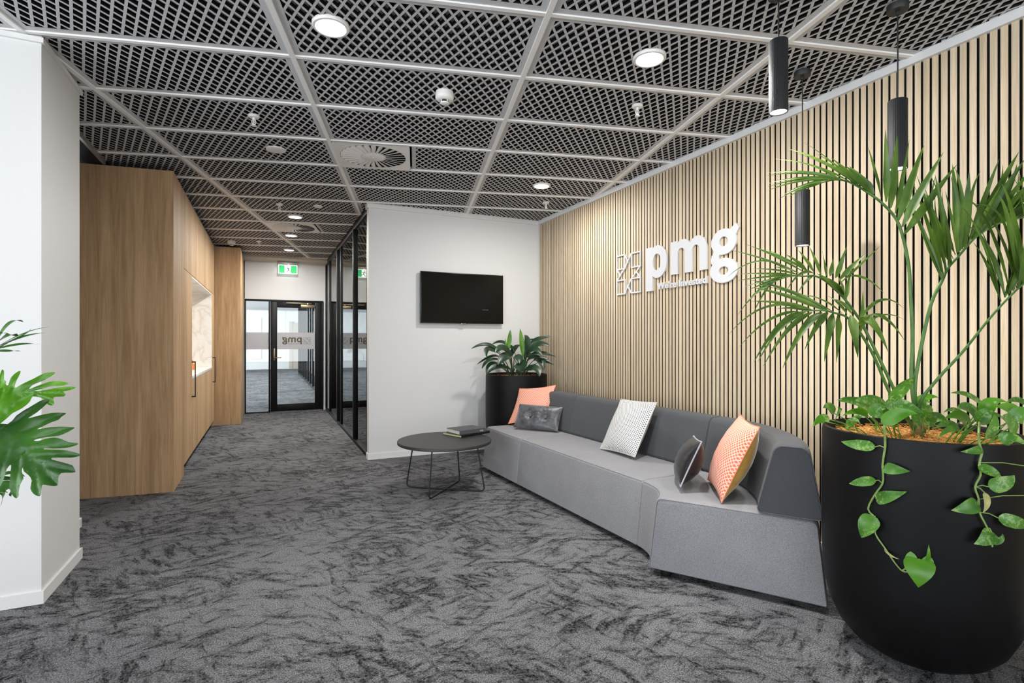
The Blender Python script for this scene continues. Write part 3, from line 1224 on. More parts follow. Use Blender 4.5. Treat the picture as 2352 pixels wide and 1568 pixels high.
# traced plant geometry, in room coordinates (metres)
PALM=[([(-0.661,-4.602,0.959),(-0.66,-4.608,1.122),(-0.663,-4.613,1.305),(-0.677,-4.614,1.47),(-0.691,-4.613,1.615),(-0.725,-4.608,1.739),(-0.753,-4.595,1.815),(-0.813,-4.573,1.878),(-0.864,-4.544,1.924),(-0.895,-4.524,1.949),(-0.926,-4.504,1.969),(-0.959,-4.477,1.978),(-0.998,-4.448,1.97),(-1.028,-4.423,1.956)],[(-0.808,-4.57,1.896,-0.884,-4.589,1.99,-0.938,-4.597,2.079,0.0387),(-0.788,-4.579,1.88,-0.826,-4.6,2.024,-0.843,-4.608,2.161,0.0405),(-0.77,-4.587,1.855,-0.757,-4.593,2.013,-0.723,-4.587,2.166,0.0405),(-0.754,-4.595,1.831,-0.792,-4.643,1.972,-0.81,-4.679,2.1,0.0405),(-0.741,-4.601,1.803,-0.704,-4.629,1.963,-0.644,-4.646,2.116,0.0424),(-0.726,-4.608,1.775,-0.704,-4.673,1.923,-0.663,-4.725,2.058,0.0442),(-0.719,-4.611,1.745,-0.63,-4.663,1.895,-0.519,-4.704,2.036,0.0442),(-0.834,-4.558,1.912,-0.859,-4.524,1.979,-0.866,-4.476,2.048,0.0405),(-0.848,-4.551,1.92,-0.956,-4.567,1.965,-1.042,-4.571,1.997,0.0258),(-0.87,-4.541,1.936,-0.903,-4.492,2.013,-0.918,-4.43,2.092,0.0368),(-0.888,-4.532,1.944,-0.931,-4.468,2.039,-0.957,-4.39,2.116,0.0184),(-0.899,-4.527,1.952,-0.974,-4.432,2.063,-1.037,-4.32,2.146,0.0258),(-0.906,-4.524,1.956,-0.975,-4.415,2.07,-1.033,-4.288,2.154,0.0147),(-0.914,-4.52,1.958,-0.934,-4.423,2.089,-0.943,-4.308,2.201,0.0111),(-0.921,-4.517,1.962,-1.027,-4.424,2.043,-1.121,-4.314,2.093,0.0147),(-0.935,-4.51,1.966,-1.048,-4.414,2.016,-1.15,-4.3,2.032,0.0147),(-0.943,-4.507,1.968,-1.061,-4.419,2.008,-1.167,-4.314,2.015,0.0147),(-0.954,-4.502,1.97,-1.081,-4.426,1.986,-1.193,-4.336,1.971,0.0147),(-0.972,-4.493,1.972,-1.068,-4.405,1.987,-1.151,-4.3,1.971,0.0147),(-0.986,-4.487,1.972,-1.121,-4.435,1.963,-1.237,-4.37,1.926,0.0147),(-1.008,-4.476,1.97,-1.101,-4.444,1.948,-1.176,-4.399,1.91,0.0166),(-1.026,-4.468,1.96,-1.077,-4.428,1.944,-1.111,-4.374,1.915,0.0166),(-1.034,-4.465,1.958,-1.134,-4.44,1.929,-1.215,-4.402,1.882,0.0111),(-0.965,-4.497,1.974,-1.003,-4.435,2.033,-1.026,-4.358,2.078,0.0166)],0.0085),([(-0.657,-4.603,0.959),(-0.646,-4.612,1.085),(-0.631,-4.624,1.247),(-0.607,-4.652,1.451),(-0.576,-4.678,1.552),(-0.566,-4.693,1.602),(-0.549,-4.723,1.649),(-0.519,-4.759,1.713),(-0.502,-4.789,1.744),(-0.48,-4.822,1.768),(-0.448,-4.891,1.782),(-0.41,-4.975,1.777)],[(-0.61,-4.695,1.548,-0.649,-4.644,1.757,-0.668,-4.58,1.953,0.0236),(-0.607,-4.696,1.556,-0.645,-4.642,1.759,-0.625,-4.573,1.939,0.0213),(-0.605,-4.697,1.564,-0.609,-4.645,1.776,-0.594,-4.581,1.978,0.0266),(-0.599,-4.7,1.577,-0.606,-4.674,1.772,-0.603,-4.609,2.005,0.0238),(-0.594,-4.702,1.589,-0.644,-4.674,1.799,-0.672,-4.633,1.991,0.0294),(-0.587,-4.705,1.601,-0.645,-4.718,1.808,-0.673,-4.676,1.992,0.0313),(-0.581,-4.708,1.612,-0.662,-4.72,1.8,-0.718,-4.722,1.964,0.0442),(-0.578,-4.71,1.617,-0.638,-4.673,1.8,-0.636,-4.684,1.98,0.0301),(-0.575,-4.711,1.621,-0.562,-4.656,1.79,-0.53,-4.589,1.953,0.0266),(-0.569,-4.714,1.637,-0.522,-4.635,1.8,-0.457,-4.595,1.952,0.0188),(-0.563,-4.717,1.653,-0.509,-4.659,1.785,-0.434,-4.589,1.915,0.0177),(-0.559,-4.718,1.655,-0.544,-4.674,1.76,-0.579,-4.681,1.933,0.0263),(-0.556,-4.72,1.658,-0.631,-4.735,1.784,-0.68,-4.739,1.896,0.0442),(-0.55,-4.723,1.664,-0.59,-4.74,1.822,-0.627,-4.732,1.969,0.0363),(-0.544,-4.726,1.671,-0.564,-4.722,1.859,-0.56,-4.707,2.031,0.0413),(-0.536,-4.729,1.678,-0.55,-4.734,1.874,-0.568,-4.72,2.01,0.0351),(-0.528,-4.733,1.685,-0.584,-4.767,1.837,-0.618,-4.791,1.969,0.0413),(-0.52,-4.737,1.696,-0.519,-4.749,1.883,-0.535,-4.793,1.984,0.0338),(-0.511,-4.741,1.708,-0.497,-4.786,1.881,-0.46,-4.82,2.033,0.0383),(-0.5,-4.746,1.715,-0.457,-4.804,1.868,-0.377,-4.797,2.029,0.0351),(-0.49,-4.751,1.722,-0.426,-4.797,1.908,-0.337,-4.833,2.074,0.0442),(-0.482,-4.755,1.731,-0.447,-4.833,1.886,-0.362,-4.836,2.018,0.0363),(-0.474,-4.758,1.74,-0.457,-4.827,1.889,-0.419,-4.883,2.017,0.0413),(-0.464,-4.763,1.747,-0.497,-4.83,1.868,-0.434,-4.881,1.988,0.0363),(-0.453,-4.768,1.754,-0.483,-4.859,1.868,-0.495,-4.936,1.958,0.0442),(-0.443,-4.773,1.76,-0.462,-4.883,1.871,-0.468,-4.947,1.943,0.0363),(-0.432,-4.778,1.767,-0.419,-4.856,1.862,-0.384,-4.921,1.939,0.0413),(-0.419,-4.784,1.774,-0.457,-4.897,1.866,-0.445,-4.914,1.921,0.0338),(-0.407,-4.789,1.781,-0.454,-4.883,1.825,-0.483,-4.963,1.855,0.0383),(-0.384,-4.8,1.79,-0.448,-4.894,1.827,-0.483,-4.974,1.842,0.0326),(-0.362,-4.81,1.799,-0.437,-4.908,1.812,-0.494,-4.992,1.814,0.0383),(-0.432,-4.777,1.758,-0.506,-4.872,1.825,-0.577,-4.956,1.879,0.0263),(-0.503,-4.745,1.717,-0.576,-4.827,1.812,-0.629,-4.896,1.887,0.0236),(-0.443,-4.773,1.754,-0.484,-4.865,1.807,-0.503,-4.915,1.866,0.0201),(-0.383,-4.801,1.79,-0.397,-4.844,1.812,-0.387,-4.876,1.832,0.0236),(-0.362,-4.811,1.797,-0.478,-4.86,1.838,-0.507,-4.923,1.886,0.0213),(-0.341,-4.82,1.804,-0.507,-4.892,1.868,-0.648,-4.953,1.915,0.0266)],0.0085),([(-0.651,-4.61,0.965),(-0.639,-4.626,1.031),(-0.618,-4.68,1.14),(-0.592,-4.758,1.258),(-0.594,-4.857,1.404),(-0.605,-4.951,1.511),(-0.614,-5.057,1.593)],[(-0.643,-4.9,1.446,-0.773,-4.889,1.686,-0.875,-4.869,1.797,0.0221),(-0.644,-4.899,1.448,-0.727,-4.895,1.649,-0.699,-4.842,1.742,0.0169),(-0.645,-4.899,1.45,-0.623,-4.849,1.591,-0.579,-4.786,1.693,0.0177),(-0.629,-4.906,1.462,-0.701,-4.886,1.644,-0.735,-4.833,1.738,0.0225),(-0.613,-4.914,1.475,-0.758,-4.907,1.72,-0.875,-4.891,1.807,0.0354),(-0.602,-4.919,1.486,-0.738,-4.945,1.719,-0.864,-4.918,1.778,0.0326),(-0.591,-4.924,1.496,-0.751,-4.927,1.71,-0.881,-4.922,1.782,0.0413),(-0.579,-4.929,1.502,-0.755,-4.965,1.717,-0.857,-4.979,1.799,0.0376),(-0.568,-4.935,1.508,-0.727,-4.966,1.731,-0.856,-4.988,1.837,0.0472),(-0.555,-4.941,1.52,-0.702,-4.986,1.758,-0.881,-5.023,1.858,0.0389),(-0.542,-4.947,1.533,-0.718,-4.998,1.743,-0.866,-5.039,1.861,0.0442),(-0.587,-4.926,1.498,-0.658,-4.974,1.623,-0.694,-4.999,1.759,0.0338),(-0.632,-4.905,1.463,-0.592,-4.918,1.549,-0.525,-4.922,1.621,0.0354),(-0.621,-4.911,1.476,-0.612,-4.945,1.591,-0.53,-4.925,1.634,0.0313),(-0.609,-4.916,1.488,-0.594,-4.945,1.596,-0.553,-4.964,1.666,0.0383),(-0.598,-4.921,1.492,-0.582,-4.916,1.567,-0.525,-4.942,1.641,0.0276),(-0.587,-4.926,1.496,-0.546,-4.923,1.565,-0.478,-4.91,1.626,0.0266),(-0.549,-4.944,1.523,-0.58,-4.994,1.61,-0.608,-4.969,1.745,0.0288),(-0.512,-4.961,1.55,-0.664,-5.023,1.714,-0.791,-5.074,1.805,0.0413)],0.0085),([(-0.668,-4.595,0.959),(-0.693,-4.579,1.037),(-0.716,-4.563,1.111),(-0.82,-4.509,1.359),(-0.842,-4.498,1.402),(-0.903,-4.481,1.477),(-0.954,-4.468,1.522),(-1.002,-4.457,1.556),(-1.05,-4.446,1.573),(-1.097,-4.435,1.57),(-1.135,-4.417,1.572),(-1.183,-4.395,1.561),(-1.215,-4.369,1.539)],[(-0.913,-4.488,1.485,-1.03,-4.505,1.537,-1.124,-4.511,1.57,0.0368),(-0.917,-4.486,1.489,-0.979,-4.484,1.538,-1.022,-4.47,1.566,0.0332),(-0.913,-4.488,1.493,-1.003,-4.528,1.533,-1.073,-4.557,1.568,0.0313),(-0.928,-4.481,1.548,-0.826,-4.501,1.63,-0.701,-4.509,1.717,0.0147),(-0.934,-4.478,1.559,-0.859,-4.485,1.621,-0.762,-4.481,1.68,0.0258),(-0.949,-4.471,1.567,-0.953,-4.497,1.629,-0.937,-4.51,1.693,0.0276),(-0.97,-4.461,1.574,-0.964,-4.464,1.611,-0.938,-4.454,1.651,0.0258),(-0.986,-4.454,1.576,-1.041,-4.483,1.623,-1.076,-4.5,1.672,0.0258),(-1.007,-4.444,1.582,-1.051,-4.451,1.636,-1.077,-4.444,1.693,0.0276),(-1.032,-4.432,1.591,-1.122,-4.462,1.629,-1.192,-4.479,1.665,0.0258),(-1.059,-4.42,1.599,-1.132,-4.425,1.631,-1.186,-4.416,1.658,0.0221),(-1.039,-4.429,1.586,-1.139,-4.366,1.653,-1.224,-4.288,1.707,0.0147),(-1.047,-4.425,1.588,-1.104,-4.36,1.65,-1.146,-4.28,1.708,0.0129),(-1.07,-4.415,1.591,-1.165,-4.343,1.664,-1.246,-4.255,1.726,0.0111),(-1.089,-4.406,1.586,-1.219,-4.345,1.644,-1.334,-4.27,1.687,0.0147),(-1.101,-4.4,1.595,-1.21,-4.432,1.595,-1.298,-4.452,1.594,0.024),(-1.089,-4.406,1.578,-1.203,-4.38,1.596,-1.298,-4.342,1.6,0.0166),(-1.097,-4.402,1.577,-1.231,-4.34,1.638,-1.349,-4.263,1.572,0.0147),(-1.101,-4.4,1.576,-1.213,-4.348,1.584,-1.309,-4.282,1.585,0.0166),(-1.108,-4.397,1.576,-1.26,-4.381,1.564,-1.391,-4.353,1.545,0.0166),(-1.116,-4.393,1.574,-1.232,-4.367,1.552,-1.33,-4.327,1.524,0.0184),(-1.139,-4.383,1.569,-1.267,-4.395,1.539,-1.374,-4.395,1.505,0.0166),(-1.181,-4.363,1.557,-1.297,-4.392,1.511,-1.392,-4.408,1.461,0.0276),(-1.185,-4.361,1.544,-1.277,-4.346,1.497,-1.351,-4.317,1.403,0.0111),(-1.196,-4.356,1.54,-1.274,-4.375,1.484,-1.332,-4.381,1.409,0.0111),(-0.898,-4.495,1.574,-0.804,-4.511,1.565,-0.687,-4.515,1.506,0.0129),(-1.032,-4.432,1.586,-1.177,-4.475,1.57,-1.3,-4.506,1.491,0.0166),(-0.913,-4.488,1.51,-0.883,-4.485,1.567,-0.833,-4.47,1.627,0.0166),(-0.909,-4.489,1.477,-0.875,-4.478,1.53,-0.82,-4.454,1.587,0.0166),(-1.032,-4.432,1.578,-1.143,-4.474,1.539,-1.234,-4.504,1.484,0.0129)],0.0075),([(-0.671,-4.6,0.959),(-0.718,-4.589,1.031),(-0.769,-4.577,1.097),(-0.844,-4.564,1.237),(-0.931,-4.557,1.341),(-0.996,-4.548,1.397),(-1.062,-4.54,1.413),(-1.117,-4.536,1.421),(-1.182,-4.517,1.42),(-1.218,-4.5,1.414)],[(-1.005,-4.555,1.408,-1.022,-4.52,1.461,-1.02,-4.471,1.493,0.024),(-0.987,-4.564,1.408,-1.02,-4.548,1.45,-1.033,-4.52,1.47,0.0258),(-1.023,-4.547,1.412,-1.078,-4.494,1.47,-1.117,-4.426,1.493,0.0147),(-1.071,-4.524,1.42,-1.194,-4.44,1.503,-1.304,-4.339,1.555,0.024),(-1.086,-4.518,1.423,-1.232,-4.466,1.478,-1.359,-4.401,1.515,0.0276),(-1.053,-4.533,1.416,-1.158,-4.456,1.484,-1.249,-4.364,1.53,0.0184),(-1.133,-4.496,1.425,-1.266,-4.461,1.451,-1.38,-4.414,1.458,0.0221),(-1.14,-4.492,1.424,-1.203,-4.463,1.433,-1.247,-4.42,1.431,0.0147),(-1.162,-4.482,1.424,-1.368,-4.469,1.432,-1.547,-4.446,1.317,0.0129),(-1.177,-4.475,1.418,-1.332,-4.458,1.384,-1.465,-4.429,1.275,0.0147),(-1.173,-4.477,1.415,-1.326,-4.488,1.351,-1.456,-4.489,1.217,0.0295),(-1.155,-4.485,1.416,-1.288,-4.479,1.353,-1.4,-4.46,1.217,0.0258),(-1.133,-4.496,1.415,-1.245,-4.471,1.344,-1.337,-4.434,1.199,0.0258),(-1.097,-4.513,1.415,-1.238,-4.53,1.339,-1.356,-4.535,1.195,0.0368),(-1.075,-4.523,1.414,-1.198,-4.559,1.358,-1.299,-4.584,1.266,0.035),(-1.056,-4.531,1.41,-1.145,-4.573,1.332,-1.213,-4.602,1.221,0.0405),(-1.038,-4.54,1.408,-1.09,-4.571,1.321,-1.122,-4.589,1.215,0.0424),(-0.99,-4.562,1.404,-1.053,-4.615,1.327,-1.097,-4.656,1.235,0.0442),(-0.954,-4.579,1.4,-0.972,-4.642,1.358,-0.972,-4.692,1.258,0.0405),(-0.914,-4.598,1.408,-0.88,-4.641,1.379,-0.825,-4.672,1.297,0.0258),(-0.961,-4.576,1.384,-0.851,-4.599,1.468,-0.718,-4.612,1.432,0.0166),(-0.954,-4.579,1.339,-0.914,-4.559,1.423,-0.854,-4.526,1.511,0.0258),(-0.963,-4.575,1.364,-0.961,-4.603,1.388,-0.939,-4.619,1.41,0.0368),(-0.957,-4.577,1.351,-0.849,-4.6,1.406,-0.716,-4.612,1.387,0.0129),(-0.961,-4.576,1.384,-0.967,-4.601,1.398,-0.952,-4.613,1.402,0.0258)],0.0075)]
VINES=[([(-0.893,-4.641,0.99),(-1.006,-4.698,0.984),(-0.986,-4.689,0.922),(-0.986,-4.689,0.892),(-0.987,-4.685,0.863),(-0.988,-4.681,0.824),(-0.988,-4.682,0.799),(-0.988,-4.681,0.754),(-0.992,-4.656,0.706),(-0.994,-4.631,0.643),(-0.992,-4.656,0.613),(-0.992,-4.656,0.556),(-0.986,-4.689,0.508),(-0.979,-4.719,0.464),(-0.972,-4.741,0.44),(-0.965,-4.758,0.441)],[(-0.994,-4.656,0.89,-1.013,-4.592,0.89,-1.002,-4.53,0.89,0.0423),(-0.989,-4.685,0.817,-0.998,-4.733,0.819,-0.978,-4.772,0.82,0.0423),(-0.993,-4.658,0.761,-1.016,-4.612,0.745,-1.009,-4.566,0.728,0.0376),(-0.993,-4.661,0.689,-1.002,-4.716,0.716,-0.982,-4.763,0.743,0.047),(-0.994,-4.656,0.62,-1.018,-4.637,0.574,-1.012,-4.616,0.528,0.0705),(-0.952,-4.789,0.499,-0.973,-4.798,0.449,-0.968,-4.793,0.399,0.0972),(-0.941,-4.808,0.494,-0.96,-4.822,0.528,-0.953,-4.819,0.563,0.0141),(-0.988,-4.689,0.503,-1.004,-4.72,0.495,-0.99,-4.742,0.487,0.0078)]),([(-0.704,-4.861,1.007),(-0.827,-4.913,0.986),(-0.834,-4.916,0.942),(-0.827,-4.921,0.904),(-0.833,-4.917,0.868),(-0.83,-4.919,0.825),(-0.844,-4.909,0.781),(-0.835,-4.916,0.738),(-0.833,-4.917,0.692),(-0.812,-4.931,0.636),(-0.799,-4.938,0.588),(-0.797,-4.938,0.57)],[(-0.829,-4.922,0.919,-0.872,-4.917,0.913,-0.896,-4.889,0.907,0.0282),(-0.838,-4.916,0.855,-0.822,-4.952,0.84,-0.791,-4.961,0.824,0.0345),(-0.809,-4.934,0.783,-0.783,-4.971,0.806,-0.745,-4.979,0.828,0.0502),(-0.821,-4.927,0.762,-0.841,-4.942,0.729,-0.845,-4.931,0.695,0.0204),(-0.84,-4.915,0.725,-0.887,-4.904,0.711,-0.915,-4.87,0.696,0.0502),(-0.78,-4.949,0.673,-0.729,-4.986,0.66,-0.671,-4.995,0.646,0.0455),(-0.802,-4.938,0.626,-0.842,-4.939,0.605,-0.866,-4.915,0.584,0.0502),(-0.803,-4.937,0.587,-0.802,-4.964,0.606,-0.788,-4.963,0.625,0.0219),(-0.664,-4.979,0.852,-0.651,-5.003,0.857,-0.636,-4.997,0.863,0.0376),(-0.664,-4.979,0.747,-0.651,-5.003,0.749,-0.636,-4.997,0.751,0.0376)])]
POTHOS=[(-0.76,-4.316,0.935,-0.802,-4.304,0.938,-0.844,-4.293,0.904,0.0338),(-0.77,-4.345,0.969,-0.8,-4.339,1.0,-0.83,-4.334,0.995,0.0376),(-0.805,-4.372,0.942,-0.827,-4.402,0.992,-0.849,-4.432,1.006,0.0288),(-0.829,-4.339,0.934,-0.864,-4.34,0.943,-0.899,-4.34,0.917,0.0249),(-0.612,-4.385,0.994,-0.681,-4.366,1.029,-0.75,-4.346,1.028,0.0254),(-0.723,-4.499,0.993,-0.813,-4.477,1.035,-0.903,-4.456,1.041,0.0437),(-0.787,-4.58,1.01,-0.871,-4.567,1.051,-0.956,-4.554,1.056,0.0494),(-0.752,-4.485,0.975,-0.836,-4.483,0.997,-0.919,-4.481,0.983,0.0238),(-0.888,-4.477,0.926,-0.885,-4.513,0.974,-0.882,-4.549,0.986,0.0272),(-0.931,-4.512,0.95,-0.945,-4.546,0.975,-0.958,-4.579,0.965,0.0228),(-0.873,-4.649,1.06,-0.879,-4.694,1.128,-0.884,-4.738,1.16,0.0544),(-1.012,-4.695,0.986,-0.977,-4.735,1.026,-0.941,-4.776,1.03,0.0397),(-0.843,-4.608,1.035,-0.809,-4.661,1.041,-0.774,-4.714,1.011,0.0408),(-0.922,-4.605,0.995,-0.91,-4.624,1.029,-0.899,-4.643,1.028,0.0439),(-0.755,-4.539,0.984,-0.773,-4.578,1.027,-0.792,-4.617,1.034,0.0427),(-0.457,-4.512,1.009,-0.418,-4.54,1.045,-0.378,-4.569,1.045,0.029),(-0.476,-4.526,0.987,-0.464,-4.55,1.023,-0.452,-4.575,1.024,0.0329),(-0.497,-4.604,0.993,-0.538,-4.594,1.0,-0.579,-4.583,0.972,0.0357),(-0.742,-4.655,0.976,-0.712,-4.679,0.979,-0.683,-4.703,0.946,0.0408),(-0.6,-4.611,0.977,-0.582,-4.63,0.977,-0.564,-4.648,0.941,0.035),(-0.628,-4.653,0.972,-0.614,-4.684,0.984,-0.6,-4.715,0.96,0.0342),(-0.749,-4.818,0.967,-0.843,-4.823,0.993,-0.937,-4.828,0.982,0.0242),(-0.809,-4.845,0.972,-0.863,-4.837,0.975,-0.917,-4.828,0.943,0.0185),(-0.648,-4.809,0.987,-0.739,-4.809,1.016,-0.83,-4.809,1.009,0.0336),(-0.601,-4.776,0.94,-0.667,-4.782,0.99,-0.734,-4.787,1.004,0.0507),(-0.687,-4.847,1.005,-0.744,-4.84,1.045,-0.801,-4.834,1.048,0.0483),(-0.422,-4.749,1.033,-0.511,-4.734,1.078,-0.6,-4.719,1.088,0.0228),(-0.613,-4.826,1.023,-0.602,-4.862,1.064,-0.592,-4.898,1.068,0.0407),(-0.745,-4.875,0.998,-0.726,-4.891,1.034,-0.708,-4.908,1.035,0.037),(-0.82,-4.939,0.958,-0.84,-4.953,1.016,-0.859,-4.966,1.038,0.0562),(-0.687,-4.957,0.961,-0.749,-4.963,1.015,-0.811,-4.968,1.032,0.0492),(-0.594,-4.945,1.003,-0.684,-4.942,1.052,-0.774,-4.938,1.065,0.0421),(-0.449,-4.902,1.048,-0.501,-4.89,1.073,-0.553,-4.877,1.062,0.0212),(-0.835,-4.976,0.953,-0.825,-5.009,0.967,-0.815,-5.043,0.945,0.0346),(-0.551,-4.745,0.991,-0.605,-4.734,1.02,-0.66,-4.724,1.013,0.0223),(-0.877,-4.593,0.931,-0.916,-4.609,0.978,-0.955,-4.625,0.989,0.026),(-0.756,-4.594,0.934,-0.807,-4.611,0.973,-0.859,-4.628,0.976,0.0228),(-0.758,-4.703,0.976,-0.799,-4.71,0.985,-0.841,-4.717,0.959,0.029),(-0.674,-4.853,0.985,-0.654,-4.876,1.018,-0.633,-4.899,1.016,0.0276),(-0.679,-4.409,0.972,-0.692,-4.445,1.013,-0.706,-4.481,1.018,0.0331),(-0.702,-4.95,1.013,-0.687,-4.972,1.05,-0.671,-4.994,1.05,0.0295)]
LILY=[(-0.598,-0.366,1.19,-0.586,-0.372,1.311,-0.574,-0.377,1.432,0.0471,1),(-0.611,-0.338,1.208,-0.614,-0.336,1.27,-0.618,-0.334,1.331,0.0165,1),(-0.462,-0.484,1.121,-0.477,-0.477,1.281,-0.492,-0.47,1.441,0.0514,1),(-0.444,-0.481,1.097,-0.41,-0.486,1.284,-0.436,-0.463,1.371,0.0561,0),(-0.569,-0.269,1.246,-0.62,-0.218,1.293,-0.706,-0.15,1.267,0.0383,0),(-0.736,-0.412,1.192,-0.88,-0.4,1.266,-1.056,-0.373,1.216,0.0301,0),(-0.74,-0.41,1.173,-0.877,-0.429,1.211,-0.918,-0.493,1.118,0.0463,0),(-0.605,-0.473,1.127,-0.724,-0.5,1.22,-0.828,-0.535,1.172,0.0695,0),(-0.631,-0.516,1.128,-0.724,-0.556,1.126,-0.824,-0.592,1.041,0.0781,0),(-0.69,-0.378,1.083,-0.794,-0.385,1.131,-0.978,-0.354,1.039,0.035,0),(-0.71,-0.424,1.081,-0.857,-0.439,1.088,-0.965,-0.471,0.993,0.0417,0),(-0.719,-0.42,1.025,-0.839,-0.419,1.041,-0.903,-0.444,0.932,0.037,0),(-0.626,-0.518,0.981,-0.806,-0.517,1.017,-0.937,-0.539,0.933,0.0551,0),(-0.513,-0.295,1.135,-0.472,-0.287,1.216,-0.4,-0.293,1.255,0.0574,0),(-0.504,-0.299,1.212,-0.515,-0.267,1.236,-0.522,-0.236,1.25,0.0287,0),(-0.325,-0.327,1.293,-0.275,-0.323,1.322,-0.215,-0.324,1.32,0.0135,0),(-0.358,-0.477,1.213,-0.323,-0.521,1.308,-0.176,-0.617,1.355,0.0447,0),(-0.411,-0.508,1.172,-0.349,-0.592,1.266,-0.231,-0.702,1.25,0.0537,0),(-0.446,-0.547,1.15,-0.409,-0.647,1.211,-0.357,-0.754,1.145,0.0579,0),(-0.436,-0.496,1.111,-0.316,-0.608,1.164,-0.173,-0.729,1.125,0.0444,0),(-0.442,-0.549,1.076,-0.381,-0.632,1.124,-0.241,-0.753,1.086,0.0347,0),(-0.374,-0.58,1.085,-0.343,-0.678,1.088,-0.343,-0.76,0.975,0.0648,0),(-0.277,-0.515,1.063,-0.217,-0.571,1.068,-0.142,-0.633,1.03,0.0353,0),(-0.557,-0.606,1.08,-0.57,-0.655,1.032,-0.604,-0.694,0.971,0.1047,0),(-0.597,-0.532,1.124,-0.577,-0.596,1.116,-0.587,-0.647,1.054,0.0643,0),(-0.485,-0.584,0.981,-0.415,-0.699,0.999,-0.41,-0.784,0.911,0.0574,0),(-0.506,-0.574,0.972,-0.563,-0.619,0.967,-0.612,-0.668,0.916,0.0643,0),(-0.265,-0.41,1.03,-0.283,-0.402,1.006,-0.291,-0.398,0.968,0.0287,0),(-0.721,-0.309,1.025,-0.707,-0.37,1.013,-0.694,-0.432,0.997,0.0424,0)]
